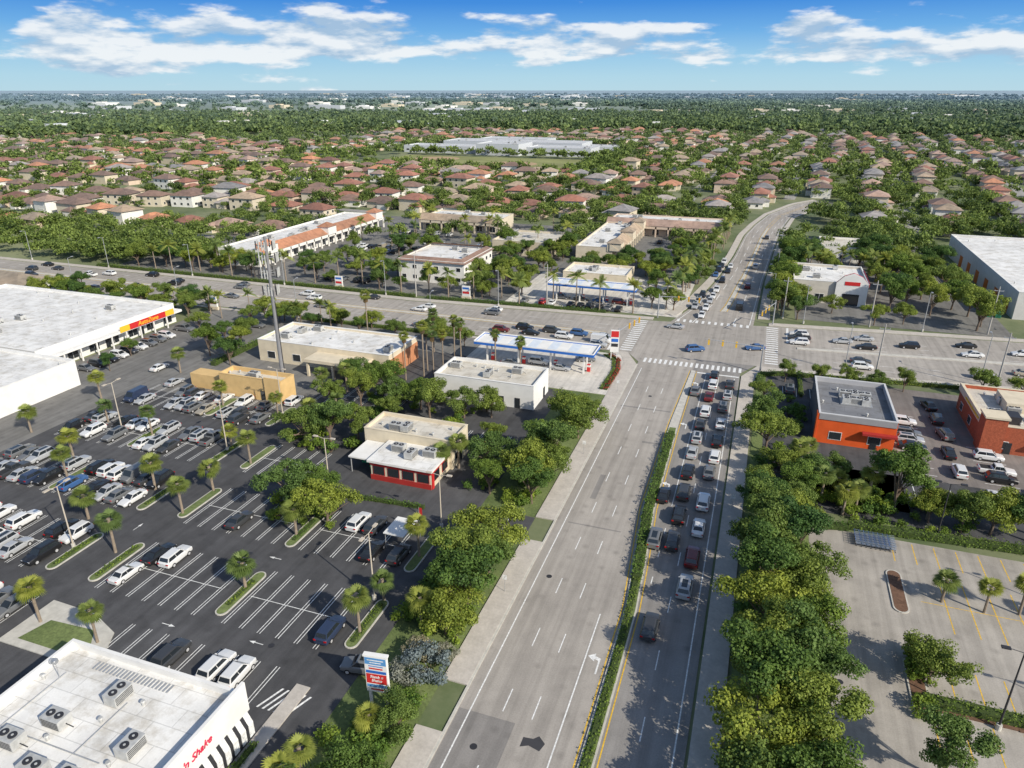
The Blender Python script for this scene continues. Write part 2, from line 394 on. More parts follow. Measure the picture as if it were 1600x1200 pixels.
for i in range(12):
    rng=np.random.default_rng(100+i)
    Rx=[4.4,5.0,4.0,4.6,5.4,4.2,4.9,4.5,3.8,5.1,4.6,4.0][i];rz=2.6+.65*(i%3);hz=4.7+.5*(i%4)
    B=oakblobs(rng,Rx,hz,rz,62+5*(i%3),.98)
    mat=L_DK if i in (3,7,10) else L_OAK
    V,T=crown(rng,B,190,.225)
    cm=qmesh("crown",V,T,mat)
    mb=MB();mb.tube((0,0,-.1),(.1,.05,2.0),.26,.2,BARK);mb.tube((.1,.05,2.0),(.2,.12,4.4),.2,.1,BARK,6)
    for j in range(12):
        b=B[j*4];mb.tube((.1,.05,1.7+.15*j),(b[0]*.55,b[1]*.55,b[2]-1.2),.12,.07,BARK,5,False);mb.tube((b[0]*.55,b[1]*.55,b[2]-1.2),(b[0]*.95,b[1]*.95,b[2]),.07,.025,BARK,5,False)
    OAKS.append((mb.mesh("trunk"),cm))
rng=np.random.default_rng(5)
V,T=crown(rng,oakblobs(rng,2.4,1.6,1.5,34,.7),130,.19);SHRUBG=qmesh("foliage",V,T,L_GREY)
SHR=[]
for i in range(3):
    V,T=crown(rng,oakblobs(rng,1.0,.7,.7,14,.45),110,.15);SHR.append(qmesh("foliage",V,T,L_HEDGE))
mb=MB()
for j in range(5):mb.tube((0,0,-.05),(math.cos(j*1.3)*.6,math.sin(j*1.3)*.6,.9),.05,.02,BARK,5,False)
SHSTEM=mb.mesh("stem")
def palm_crown(rng,kind):
    C=[];T=[];V=[]
    if kind=='fan':
        for i in range(54):
            az=rng.random()*6.283;el=math.asin(max(-.65,min(.98,-.6+1.55*rng.random())))
            d=np.array([math.cos(az)*math.cos(el),math.sin(az)*math.cos(el),math.sin(el)])
            side=np.cross(d,[0,0,1.]);side/=np.linalg.norm(side)+1e-6;up=np.cross(side,d)
            base=d*rng.uniform(.5,.85);tn=(.3+.55*rng.random()) if el>-.2 else .05+.3*rng.random()
            for k in range(-4,5):
                a=k*.26;dd=d*math.cos(a)+side*math.sin(a)
                L=1.15*(1-.05*abs(k));tip=base+dd*L+np.array([0,0,-.25*L]);mid=base+dd*L*.55
                w=side*math.cos(a)*.075-d*math.sin(a)*.075
                V+=[base,mid-w,tip,mid+w];T.append(np.clip(tn+rng.normal()*.12,0,1))
    else:
        n=18
        for i in range(n):
            az=i*2.4+rng.random()*.4;el=R(rng.uniform(-5,70))
            L=3.0+.6*rng.random();P=[]
            for s in range(7):
                t=s/6;r_=L*t*math.cos(el)*(1);z=L*t*math.sin(el)-1.7*t*t*math.cos(el)
                P.append(np.array([math.cos(az)*r_,math.sin(az)*r_,z]))
            sd=np.array([-math.sin(az),math.cos(az),0]);tn=.3+.5*rng.random()
            for s in range(6):
                for sg in (-1,1):
                    for q in (0,.5):
                        a=P[s]*(1-q)+P[s+1]*q;b=P[s]*(1-q-.35)+P[s+1]*(q+.35)
                        wl_=.95*math.sin(math.pi*min(1,(s+q+.7)/7.2));out=sd*sg*wl_*.8+np.array([0,0,-.45*wl_])+ (P[s+1]-P[s])*.5
                        V+=[a,b,b+out,a+out*.9];T.append(np.clip(tn+rng.normal()*.1,0,1))
    return np.array(V),np.array(T)
def palm(kind,h,i,skirt=False):
    rng=np.random.default_rng(40+i);V,T=palm_crown(rng,kind)
    V=V+np.array([.1,0,h]);cm=qmesh("crown",V,T,L_PALM)
    mb=MB()
    if kind=='fan':mb.tube((0,0,-.1),(.05,0,h*.5),.2,.17,PBARK);mb.tube((.05,0,h*.5),(.1,0,h+.2),.17,.22,PBARK)
    else:
        mb.tube((0,0,-.1),(.02,0,h*.4),.24,.2,PBARK);mb.tube((.02,0,h*.4),(.08,0,h-.9),.2,.13,PBARK);mb.tube((.08,0,h-.9),(.1,0,h+.1),.15,.1,L_PALM)
    P=[("trunk",mb.mesh("trunk")),("crown",cm)]
    if skirt:
        k=260;az=rng.random(k)*6.28;z=h-1.8*rng.random(k)-.1;r_=.25+.35*rng.random(k)
        C=np.stack([.1+np.cos(az)*r_,np.sin(az)*r_,z],1);N=np.stack([np.cos(az),np.sin(az),rng.normal(size=k)*.3],1)
        V,T=leafquads(rng,C,N,rng.random(k),.5);P.append(("dry_skirt",qmesh("dry_skirt",V,T,L_SKIRT)))
    return P
SABAL=[palm('fan',3.4+.45*i,i) for i in range(5)]
ROYAL=[palm('royal',8+1.0*i,10+i) for i in range(3)]
WASH=[palm('fan',11+1.2*i,20+i,True) for i in range(3)]
def spawn(name,parts,label,cat,x,y,rot,group,sc=1,z=0,sx=1):
    o=thing(name,label,cat,(x,y,z),rot,group,sc)
    for n,me in parts:link(n,me,o)
    return o
TREES=[]
def T_(x,y,s=1.0,dark=False):TREES.append((x,y,s,dark))
for i,(x,y,s) in enumerate([(-28,45.5,.62),(-29.5,60.5,.85),(-28.6,65,1.0),(-31,68.5,.9),(-28.3,71.5,.85),(-29.6,76.5,.9),(-28.8,91.5,.85),(-30.5,95,.95),(-28.3,98.5,.85),(-29.5,103.5,.95),(-32,106,.7),(-27.6,116,1.0),(-31,119,.9),(-29,123.5,.7),(-28.5,38,.7),(-31.5,33,.7),
  (-63,77.5,1.0),(-55.5,75.5,.95),(-59.5,80.5,.7),(-70,99,.95),(-74,97,.9),(-66,102,.7),(-70,121,.95),(-66,117,.85),(-73,115,.75),(-57,114,.95),(-61,118,.8),(-51,117,.75),(-46,119,.8),(-39,99.5,.85),(-36,92,.65),(-41,107,.6),(-64,111,.65),(-78,112,.7),(-80,124,.7),(-76,127,.6)]):T_(x,y,s,i%4==2)
for i,(x,y,s) in enumerate([(6.5,37,1.0),(11,42,.95),(6,43,.9),(6,48,1.05),(11,50,.9),(6,54,1.1),(10.5,57,.95),(5.8,60,1.05),(10.5,64,.95),(6,66,1.05),(10.5,70,.95),(6.2,72.5,1.1),(10,76.5,.95),(5.8,79,1.0),(10.5,83,.95),(5.8,86,1.0),(10,89,.9),(5.6,92,.95),(9.5,95,.9),(5.4,98,.85),(9.5,101,.8),(5.0,104,.7),(10.5,106,.75),(8.5,111,.75),(5.5,122,1.0),(4.8,129,.8),
   (23.4,71,.78),(22.3,58,.75),(24.5,107.5,1.05),(33,104.8,.9),(37,105.5,.95),(41.5,105.5,.85),(4.6,146,.5),(46,106,.9),(9,158,.5),(16,158.5,.5),(22,159.3,.5),(28,160,.55),(33,160.5,.55),(48,163,.7),(56,163.5,.7),(13,109,.75),(29,106,.7),(16,113,.7)]):T_(x,y,s,i%3==1 and y<112)
BOX=[(-64,-41,18,42),(-64,-43,86,106),(-63,-37,123,138),(-62,-31,143,155),(-112,-73,124,147),(-116,-86,110,122),(-217,-148,104,152),(-180,-135,60,107),(13,27,125,149),(39,60,132,157),(10,33,222,256),(69,142,222,322),(-62,-32,202,214),(-62,-38,219,238),(-117,-90,208,240),(-194,-160,208,303),(-68,-50,260,342),(-52,-14,316,342),(-150,-110,300,330),(-249,-215,151,166)]
def clear(x,y,m=3):
    for a,b,c,d in BOX:
        if a-m<x<b+m and c-m<y<d+m:return False
    return True
def onroad(x,y,m=2):
    if -29<x<4 and y<198:return True
    if 163<y<(196 if x<0 else 206+x*.1) :return True
    if 190<y<462:
        for i in range(0,NS-1):
            a=wl[i];b=el[i]
            cx=(a[0]+b[0])/2;cy=(a[1]+b[1])/2
            if math.hypot(x-cx,y-cy)<10.5+m:return True
    return False
def zone(n,x0,x1,y0,y1,s0,s1,md=5,m=2):
    k=0;tries=0;loc=[]
    while k<n and tries<n*30:
        tries+=1;x=rnd.uniform(x0,x1);y=rnd.uniform(y0,y1)
        if not clear(x,y,m) or onroad(x,y):continue
        if any(math.hypot(x-a,y-b)<md for a,b in loc):continue
        loc.append((x,y));T_(x,y,rnd.uniform(s0,s1),rnd.random()<.3);k+=1
zone(7,-128,-114,124,160,.6,.85,5);zone(12,-135,-66,155,162.5,.5,.75,6,0);zone(7,-147,-122,112,160,.45,.65,7)
zone(24,-34,-17,203,345,.7,.95,6,1);zone(46,-160,-68,198,262,.55,.9,6.5,1.5);zone(30,-160,-66,262,345,.65,1.0,6.5,1.5)
zone(14,-60,-30,240,262,.65,.85,6,1);zone(18,-90,-68,200,345,.65,.95,6,1)
zone(24,7,12.5,204,330,.9,1.1,5,0);zone(36,34,60,212,345,.85,1.2,6,1);zone(28,8,60,258,345,.8,1.1,6.5,1);zone(5,12,60,209,220,.6,.8,6,1)
zone(40,-260,-165,198,225,.7,1.0,6,1);zone(44,-250,-195,200,310,.65,1.0,7,1.5);zone(24,-215,-150,153,162,.5,.8,5,1);zone(16,-300,-250,140,162,.6,.9,6,1)
zone(60,-160,-10,345,400,.75,1.05,6);zone(44,12,130,340,450,.75,1.1,6.5);zone(120,-380,-225,197,252,.75,1.1,6)
zone(34,10,90,455,530,.8,1.15,6)
# ---------------------------------------------------------------- residential streets & houses
HOUSES=[];STREETS=MB()
STM=pave("residential_street",(.32,.31,.29),.9,.95,.03)
def excluded(x,y):
    if y<345 and -215<x<150 and not(x<-196 and y>232):return True
    if -400<x<-130 and 545<y<850:return True
    if onroad(x,y,9):return True
    if y<240:return True
    return False
def wv(x,y0):return y0+12*math.sin(x/90+y0*.05)+4*math.sin(x/37+y0)
for k in range(0,19):
    y0=264+66*k
    xs=list(range(-1700,-60,10))
    for a in xs:
        b=a+10
        if b>-70 and y0>440:continue
        if excluded(a,wv(a,y0)) or not inview(a,wv(a,y0),0,.1) or math.sin(a*.011+y0*1.7)>.93:continue
        STREETS.face([(a,wv(a,y0)-3.3,0),(b,wv(b,y0)-3.3,0),(b,wv(b,y0)+3.3,0),(a,wv(a,y0)+3.3,0)],STM)
    x=-1700
    while x<-70:
        x+=20+rnd.uniform(-1,3.5)
        for s in (-1,1):
            y=wv(x,y0)+s*(16+rnd.uniform(-1.5,2))
            grove=math.sin(x*.009+1)+math.sin(y*.011+x*.003)
            if excluded(x,y) or not inview(x,y,0,.03) or rnd.random()<.08 or (grove>1.25 and y>350):continue
            HOUSES.append((x,y,(0 if s<0 else math.pi)+rnd.uniform(-.08,.08)+.15*math.cos(x/90+y0*.05)))
for k in range(0,14):
    x0=-42+58*k
    f=lambda y:x0+11*math.sin(y/130+k)+3*math.sin(y/41+k*2)+(y-350)*.05
    for y in range(350,1180,10):
        xa=f(y);xb=f(y+10)
        if excluded(xa,y) or (xa<-5 and y<430):continue
        STREETS.face([(xa-3.3,y,.003),(xa+3.3,y,.003),(xb+3.3,y+10,.003),(xb-3.3,y+10,.003)],STM)
    y=350
    while y<1180:
        y+=18.5+rnd.uniform(-1,2.5)
        for s in (-1,1):
            x=f(y)+s*(15.5+rnd.uniform(-1.5,1.5))
            if excluded(x,y) or not inview(x,y,0,.03) or (x<-50 and y<480) or rnd.random()<.09:continue
            HOUSES.append((x,y,(R(90) if s>0 else R(-90))+rnd.uniform(-.08,.08)))
structure("residential_streets",STREETS)
def rooftile(name,col):
    m,nt,b=nm(name)
    oi=nt.nodes.new('ShaderNodeObjectInfo')
    c=ramp2(nt,noise(nt,.5,5),tuple(x*.72 for x in col),tuple(min(1,x*1.2) for x in col),.3,.7)
    c=mixc(nt,1.0,c,ramp2(nt,noise(nt,.06,1),(.8,.84,.88),(1.14,1.08,1.03),.35,.65),'MULTIPLY')
    tc=nt.nodes.new('ShaderNodeTexCoord');w=nt.nodes.new('ShaderNodeTexWave');w.wave_type='BANDS';w.bands_direction='Z';w.inputs['Scale'].default_value=2.2;w.inputs['Distortion'].default_value=.6
    nt.links.new(tc.outputs['Object'],w.inputs['Vector'])
    c=mixc(nt,1.0,c,ramp2(nt,w.outputs['Fac'],(.82,)*3,(1.06,)*3),'MULTIPLY')
    c=mixc(nt,1.0,c,ramp2(nt,oi.outputs['Random'],(.78,.8,.82),(1.18,1.15,1.12)),'MULTIPLY')
    c=haze_tint(nt,c,400,6000,.7,(.3,.36,.42))  # distant roofs tinted with painted haze
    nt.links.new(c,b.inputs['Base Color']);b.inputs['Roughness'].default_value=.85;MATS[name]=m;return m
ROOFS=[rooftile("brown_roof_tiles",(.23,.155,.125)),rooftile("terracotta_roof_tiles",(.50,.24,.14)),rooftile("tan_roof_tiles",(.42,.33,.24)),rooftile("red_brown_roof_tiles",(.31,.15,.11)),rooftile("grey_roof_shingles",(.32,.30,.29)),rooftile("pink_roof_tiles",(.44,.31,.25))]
WALLS=[M("cream_stucco",(.60,.53,.41),.9,.08),M("white_stucco",(.74,.72,.67),.9,.08),M("pink_stucco",(.60,.48,.38),.9,.08)]
def hip(mb,x0,x1,y0,y1,z,h,m,ov=.6):
    x0-=ov;x1+=ov;y0-=ov;y1+=ov;w=x1-x0;d=y1-y0
    if w>=d:a=((x0+d/2,(y0+y1)/2,z+h));b=((x1-d/2,(y0+y1)/2,z+h))
    else:a=(((x0+x1)/2,y0+w/2,z+h));b=(((x0+x1)/2,y1-w/2,z+h))
    A,B,C,D=(x0,y0,z),(x1,y0,z),(x1,y1,z),(x0,y1,z)
    if w>=d:
        mb.face([A,B,b,a],m);mb.face([C,D,a,b],m);mb.face([B,C,b],m);mb.face([D,A,a],m)
    else:
        mb.face([B,C,b,a],m);mb.face([D,A,a,b],m);mb.face([A,B,a],m);mb.face([C,D,b],m)
    mb.face([D,C,B,A],m)
def house_meshes(v,ri,wi):
    w=MB();r=MB();wm=WALLS[wi];rm=ROOFS[ri];H=3.0 if v%2==0 else 5.6
    if v%3==0:
        w.box(-7,7,-5.5,4.5,-.05,H,wm,False);w.box(-7+.2,-1,4.5,8,-.05,2.9,wm,False)
        hip(r,-7,7,-5.5,4.5,H,2.4,rm,.8);hip(r,-6.8,-1,1.5,8,2.95 if H<4 else 2.9,1.7,rm,.5)
    elif v%3==1:
        w.box(-6.5,6.5,-5,5,-.05,H,wm,False);w.box(2.5,6.3,5,7.5,-.05,2.8,wm,False);hip(r,-6.5,6.5,-5,5,H,2.4,rm,.8);hip(r,2.5,6.3,2.5,7.5,2.85,1.1,rm,.4)
    else:
        w.box(-7.5,2,-5,5,-.05,H,wm,False);w.box(2,7.5,-6.5,3,-.05,3,wm,False);hip(r,-7.5,2,-5,5,H,2.3,rm,.8);hip(r,1.2,7.5,-6.5,3,3.02,1.9,rm,.7)
    return w.mesh("wall"),r.mesh("roof"),H
HM={}
for v in range(6):
    for ri in range(6):
        HM[(v,ri)]=house_meshes(v,ri,(v+ri)%3)
wmesh=MB();wmesh.box(-.75,.75,-.03,.03,0,1.3,WHITE);wmesh.box(-.65,-.03,-.05,.05,.08,1.22,GLASS);wmesh.box(.03,.65,-.05,.05,.08,1.22,GLASS);HWIN=wmesh.mesh("window")
gm=MB();gm.box(-2.4,2.4,-.04,.04,0,2.2,M("garage_door_paint",(.7,.68,.62),.6,.05))
for q in range(1,4):gm.box(-2.4,2.4,-.055,.055,q*.55-.02,q*.55+.0,KERB)
GAR=gm.mesh("garage_door")
HOUSES.sort(key=lambda h:math.hypot(h[0],h[1]))
names=["dark brown","terracotta orange","tan","red brown","grey","pale pink"]
mainH=HOUSES[:290];farH=HOUSES[290:]
def roofchoice(x,y):
    if x>-60:w=[5,1.8,3,2.5,5,2.5]
    elif y<420:w=[7,1,2,5,.6,1.5]
    else:w=[4,3.5,3,4,1.5,2]
    return rnd.choices(range(6),w)[0]
for i,(x,y,a) in enumerate(mainH):
    v=rnd.randrange(6);ri=roofchoice(x,y);w,r,H=HM[(v,ri)]
    fl="two-storey" if H>4 else "one-storey"
    o=thing("house","%s stucco house with %s hip roof among trees"%(fl,names[ri]),"house",(x,y,0),a,"suburban houses along the streets",rnd.uniform(1.02,1.14))
    link("wall",w,o);link("roof",r,o)
    if i<150:
        yy={0:-5.53,1:-5.03,2:-5.03}[v%3];y1={0:8.05,1:7.55,2:5.05}[v%3];gx={0:-3.8,1:4.4,2:-3}[v%3]
        ws=[-4,0,4] if v%3<2 else [-5.5,-2,]
        for q in ws:
            for z in ([.9] if H<4 else [.9,3.7]):link("window",HWIN,o,(q,yy,z))
        xe={0:7.03,1:6.53,2:7.53}[v%3]
        for q in (-2.5,1.5):link("window",HWIN,o,(xe,q,.9),(0,0,R(90)))
        if v%3==1:link("garage_door",GAR,o,(gx,y1,0),(0,0,0),(.75,1,1))
        else:link("garage_door",GAR,o,(gx,y1,0))
mb=MB();
for (x,y,a) in farH:
    v=rnd.randrange(6);ri=roofchoice(x,y);w,r,H=HM[(v,ri)]
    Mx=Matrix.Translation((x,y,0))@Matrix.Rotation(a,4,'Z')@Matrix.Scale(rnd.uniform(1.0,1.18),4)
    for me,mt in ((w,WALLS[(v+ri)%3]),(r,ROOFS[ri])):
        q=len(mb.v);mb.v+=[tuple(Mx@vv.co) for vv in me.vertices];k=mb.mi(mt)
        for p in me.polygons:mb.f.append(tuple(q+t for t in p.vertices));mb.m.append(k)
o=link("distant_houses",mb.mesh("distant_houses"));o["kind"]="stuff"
HGRID={}
for (x,y,a) in HOUSES:HGRID.setdefault((int(x//24),int(y//24)),[]).append((x,y))
def nearhouse(x,y,m=8.5):
    i,j=int(x//24),int(y//24)
    for a in (-1,0,1):
        for b in (-1,0,1):
            for (hx_,hy_) in HGRID.get((i+a,j+b),()):
                if abs(hx_-x)<m and -7<hy_-y<m+1:return True
    return False
for (x,y,a) in HOUSES:
    d=math.hypot(x,y);n=rnd.choice((4,5,6,7)) if x<-60 else rnd.choice((4,5,6))
    for _ in range(n):
        t=rnd.uniform(0,6.283);rr=rnd.uniform(9.5,15)
        tx=x+math.cos(t)*rr;ty=y+math.sin(t)*rr
        if onroad(tx,ty) or (nearhouse(tx,ty,6.5) and rnd.random()<.7):continue
        T_(tx,ty,rnd.uniform(.45,.95),rnd.random()<.35)
for _ in range(5200):
    t=R(rnd.uniform(-56,18));d=rnd.uniform(330**2,1350**2)**.5
    x=d*math.sin(t);y=d*math.cos(t)
    if (-355<x<-150 and 560<y<840) or onroad(x,y) or not clear(x,y) or y<345:continue
    belt=math.sin(x*.012+y*.004)+math.sin(y*.013-1)
    if belt<.1 and (rnd.random()<.35 or nearhouse(x,y,7.5)):continue
    T_(x,y,rnd.uniform(.6,1.3),rnd.random()<.4)
for _ in range(400):
    s=rnd.random();e=rnd.choice([(-400+270*s,552+rnd.uniform(-14,14)),(-400+270*s,850+rnd.uniform(-10,10)),(-385+rnd.uniform(-15,15),545+300*s),(-140+rnd.uniform(-12,12),545+300*s),(-370+230*s,681+rnd.uniform(-6,5))])
    T_(e[0],e[1],rnd.uniform(.6,1.15))
TREES=[t for t in TREES if inview(t[0],t[1],4,.07)]
TREES.sort(key=lambda t:math.hypot(t[0],t[1]))
for i,(x,y,s,dk) in enumerate(TREES[:290]):
    k=rnd.choice((3,7,10)) if dk else rnd.choice((0,1,2,4,5,6,8,9,11))
    lab="dark green broad-leaved tree with dense rounded crown" if dk else "yellow-green live oak with spreading uneven crown"
    o=thing("broadleaf_tree",lab,"tree",(x,y,0),rnd.uniform(0,6.28),"broad-leaved trees",s*rnd.uniform(.93,1.08))
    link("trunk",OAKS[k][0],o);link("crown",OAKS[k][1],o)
rest=TREES[290:]
def treemass(name,lst,templ,tonevar=.16):
    VS=[];TS=[]
    for (x,y,s,dk) in lst:
        V,T=templ[rnd.randrange(len(templ))];a=rnd.uniform(0,6.28);c,s_=math.cos(a),math.sin(a)
        h=s*rnd.uniform(.85,1.2)
        W=np.empty_like(V);W[:,0]=(V[:,0]*c-V[:,1]*s_)*s+x;W[:,1]=(V[:,0]*s_+V[:,1]*c)*s+y;W[:,2]=V[:,2]*h
        VS.append(W);TS.append(np.clip(T+(-.22 if dk else .06)+rnd.gauss(0,tonevar),0,1))
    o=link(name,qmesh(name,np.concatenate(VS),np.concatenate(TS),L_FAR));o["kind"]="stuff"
def templ(n,nb,nl,size,Rx=4.6,br=1.4,hz=4.4):
    out=[]
    for i in range(n):
        rng=np.random.default_rng(300+i+nb);out.append(crown(rng,oakblobs(rng,Rx,hz,3.0,nb,br),nl,size))
    return out
near=[t for t in rest if math.hypot(t[0],t[1])<520];far=[t for t in rest if math.hypot(t[0],t[1])>=520]
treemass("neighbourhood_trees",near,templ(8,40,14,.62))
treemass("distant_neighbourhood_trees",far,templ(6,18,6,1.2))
def ring(n,d0,d1,s0,s1,dk=.4):
    L=[]
    for _ in range(n):
        t=R(rnd.uniform(-57,19));d=math.exp(rnd.uniform(math.log(d0),math.log(d1)))
        x=d*math.sin(t);y=d*math.cos(t);f=math.sin(x*.0011+1.3)*.6+math.sin(y*.0022+x*.0004)+.5*math.sin(y*.006)
        if d>2000 and f<0 and rnd.random()<.93:continue
        L.append((x,y,rnd.uniform(s0,s1),rnd.random()<dk))
    return L
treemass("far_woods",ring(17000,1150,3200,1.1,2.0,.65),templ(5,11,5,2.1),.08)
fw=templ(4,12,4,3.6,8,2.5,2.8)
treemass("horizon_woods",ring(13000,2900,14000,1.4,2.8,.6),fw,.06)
# ---------------------------------------------------------------- palms
def PALM(x,y,kind,lab,s=1):
    src={'s':SABAL,'r':ROYAL,'w':WASH}[kind];i=rnd.randrange(len(src))
    spawn("palm_tree",src[i],lab,"palm tree",x,y,rnd.uniform(0,6.28),{'s':"short fan palms in parking islands",'r':"feather palms along the roads",'w':"tall fan palms"}[kind],s)
for x,y in [(-80,60),(-78.3,71),(-87.7,75.2),(-90.8,65.2),(-107.4,77.4),(-103.5,90.7),(-86,91.5),(-78.7,87.5),(-58.5,71.9),(-57.6,59.5),(-77,46),(-67.5,45.6),(-39.3,73.2),(-39.5,63.4),(-39.3,57.2),(-32.5,60.1),(-30.5,44.4),(-116,92.3),(-100,106),(-85.8,105),(-104,73),(-34,38),(-78.5,78),(-81,40),(-84,44),(-33.5,35)]:
    PALM(x,y,'s',"short fan palm with round crown in kerbed grass island",rnd.uniform(.9,1.15))
for x,y in [(27.4,86.5),(32,86),(36,87),(41,86.5)]:PALM(x,y,'s',"short fan palm standing in pale concrete car park",rnd.uniform(.85,1.0))
for x,y in [(14,107),(16.5,109),(19,106),(12.5,112),(10.5,114),(21,109),(17,104),(12,117),(29,107)]:PALM(x,y,'s',"short fan palm in planted strip beside restaurant",rnd.uniform(.95,1.2))
for x,y in [(-77,103),(-80,121),(-84,118),(-75,109),(-82,126),(-118,131),(-122,118),(-46,95.5),(-44,98),(-126,100),(-126,84)]:PALM(x,y,'s',"fan palm beside small commercial building",1.1)
for x,y in [(-71,131),(-68,134),(-66,140),(-70,143),(-64,146),(-67,149),(-73,150),(-52,137.5),(-46.5,138.3),(-92,151),(-66.5,136),(-69,138)]:PALM(x,y,'w',"tall fan palm with brown skirt of dry fronds",rnd.uniform(.75,.95))
for i in range(22):PALM(-205+i*8.2+rnd.uniform(-1,1),195.8+rnd.uniform(-.8,6),'r',"feather palm beside the wide cross road",rnd.uniform(.85,1.05))
for i in range(24):PALM(-23+i*.45+rnd.uniform(-1.5,1.5),206+i*5.6,'r',"feather palm lining the road beside shopping plaza",rnd.uniform(.85,1.1))
for i in range(12):PALM(14+rnd.uniform(-2,2)+i*3,258+rnd.uniform(0,14),'r',"feather palm in grove behind white-roofed store",rnd.uniform(.8,1.0))
for i in range(16):PALM(-155+rnd.uniform(-10,80),245+rnd.uniform(0,80),'r',"feather palm in plaza parking lot",.9)
for i in range(10):PALM(-160+i*6,158+rnd.uniform(-3,3),'r',"feather palm on verge of cross road",rnd.uniform(.6,.8))
# ---------------------------------------------------------------- hedges and shrubs
def hedge(pts,w,h,label,mat=None,den=40,z=.1,size=.18):
    V=[];rng=np.random.default_rng(int(abs(pts[0][0]*7+pts[0][1]))+3);C=[];N=[];mat=mat or L_HEDGE
    mb=MB();core=M("hedge_inner_fill",(.05,.075,.02),.95,.2,3)  # solid dark box inside the leaves keeps the hedge opaque
    for a,b in zip(pts[:-1],pts[1:]):
        a=np.array(a);b=np.array(b);L=np.linalg.norm(b-a);d=(b-a)/L;s=np.array([-d[1],d[0]])
        n=int(L*den*(w+h*2)/2.2)
        t=rng.random(n)*L;sd=rng.random(n)*(w+2*h)-(w+2*h)/2
        off=np.clip(sd,-w/2,w/2);zz=h-np.maximum(0,np.abs(sd)-w/2)
        bump=.14*np.sin(t*1.7+a[0])+.1*np.sin(t*4.1)+rng.normal(size=n)*.09
        xy=a+np.outer(t,d)+np.outer(off*(1+bump),s)
        C.append(np.column_stack([xy,zz*(1+bump)+z]))
        top=(np.abs(sd)<w/2);nn=np.column_stack([np.outer(np.sign(sd)*(~top),s),top.astype(float)])+rng.normal(size=(n,3))*.5
        N.append(nn/np.linalg.norm(nn,axis=1)[:,None])
        q=max(.08,w/2-.14)
        P=[a-s*q,b-s*q,b+s*q,a+s*q];mb.prism([tuple(p) for p in P],0,h*.75+z,core)
    C=np.concatenate(C);N=np.concatenate(N);T=np.clip(.5+.2*np.sin(C[:,0]*1.3+C[:,1]*.9)+rng.normal(size=len(C))*.2,0,1)
    V,T=leafquads(rng,C,N,T,size)
    o=thing("hedge",label,"hedge",(0,0,0),0,"clipped hedges");link("foliage",qmesh("foliage",V,T,mat),o);link("dark_inner_box",mb.mesh("dark_inner_box"),o)
hedge([(medat(n)[0],n) for n in range(78,128,5)],1.35,1.0,"long clipped green hedge in road median",den=60)
hedge([(medat(n)[0],n) for n in (22,36,50,64,78)],.9,.4,"low green ground cover strip in road median",den=42)
hedge([(17.5,100.6),(24,101),(60,103.2)],1.4,1.1,"clipped green hedge edging pale car park")
hedge([(13,99.2),(17.5,100.2)],1.3,.9,"short clipped hedge at car park corner")
hedge([(3.6,151),(3.8,160),(8,162),(14,162.6)],1.4,.9,"green corner hedge beside the crossing")
hedge([(14,163),(34,165),(60,167.6)],.9,.8,"hedge along verge of cross road")
hedge([(22.3,67.9),(45,67.9),(70,67.9)],1.5,1.0,"clipped hedge in mulch strip of car park")
hedge([(-27.6,140),(-27.3,152),(-28.5,159),(-31.5,162.2)],.9,.5,"red flowering hedge curving round fuel station corner",L_RED,z=.1)
hedge([(-28.6,140),(-28.3,152),(-29.6,158.6),(-32.5,161.4)],.9,.35,"low green planting behind red flowers",z=.1)
for x,y0,y1 in ((-78,55,62),(-85.6,55,62),(-39.3,55.5,62.5),(-85.6,71,77),(-85.6,87,93),(-57.5,56,61),(-104,87,93),(-58,70.5,76)):hedge([(x,y0),(x,y1)],.7,.3,"low shrubs in kerbed parking island")
hedge([(-60,83.5),(-44,84.5)],.8,.6,"hedge in front of small restaurant");hedge([(-36.2,64),(-36.2,74)],.7,.6,"hedge at edge of dark car park")
hedge([(-40.9,30),(-40.9,40)],.7,.6,"low hedge along white diner wall");hedge([(-120,162.4),(-70,162.6)],1,.8,"hedge on verge of cross road")
hedge([(-96,193.8),(-40,196.6)],1.2,.9,"hedge on far side of cross road");hedge([(12,164.6),(12.2,150)],.8,.7,"hedge edging restaurant parking")
hedge([(-118,124),(-118,150)],1.5,1.2,"thick hedge beside the service road");hedge([(-230,193.8),(-100,193.8)],1.2,1.0,"hedge on far side of cross road")
o=thing("flowering_shrub","large silvery grey shrub beside the sidewalk","shrub",(-28.8,54.5,0),.4,None,1.15);link("stem",SHSTEM,o);link("foliage",SHRUBG,o)
for x,y,s in [(-31,52.6,.9),(-28.2,57.2,.6),(-31,56.5,.8)]:
    o=thing("flowering_shrub","silvery grey shrub beside the sidewalk","shrub",(x,y,0),1.4,None,s);link("stem",SHSTEM,o);link("foliage",SHRUBG,o)
k=0
for (x0,x1,y0,y1,n) in [(-35,-28,28,52,22),(-35,-28,60,80,30),(-35,-28,90,112,28),(3.9,12,40,118,70),(13,36,102.5,112,34),(-66,-54,74,83,14),(-78,-64,95,102,12),(-45,-32,90,106,14),(21.6,23.2,66,75,7),(-76,-46,110,122,26),(5,12,119,150,18)]:
    for _ in range(n):
        x=rnd.uniform(x0,x1);y=rnd.uniform(y0,y1)
        if not clear(x,y,.8):continue
        o=thing("shrub","rounded green shrub in planting bed","shrub",(x,y,0),rnd.uniform(0,6),"green shrubs in planting beds",rnd.uniform(.7,1.7))
        link("stem",SHSTEM,o);link("foliage",SHR[k%3],o);k+=1
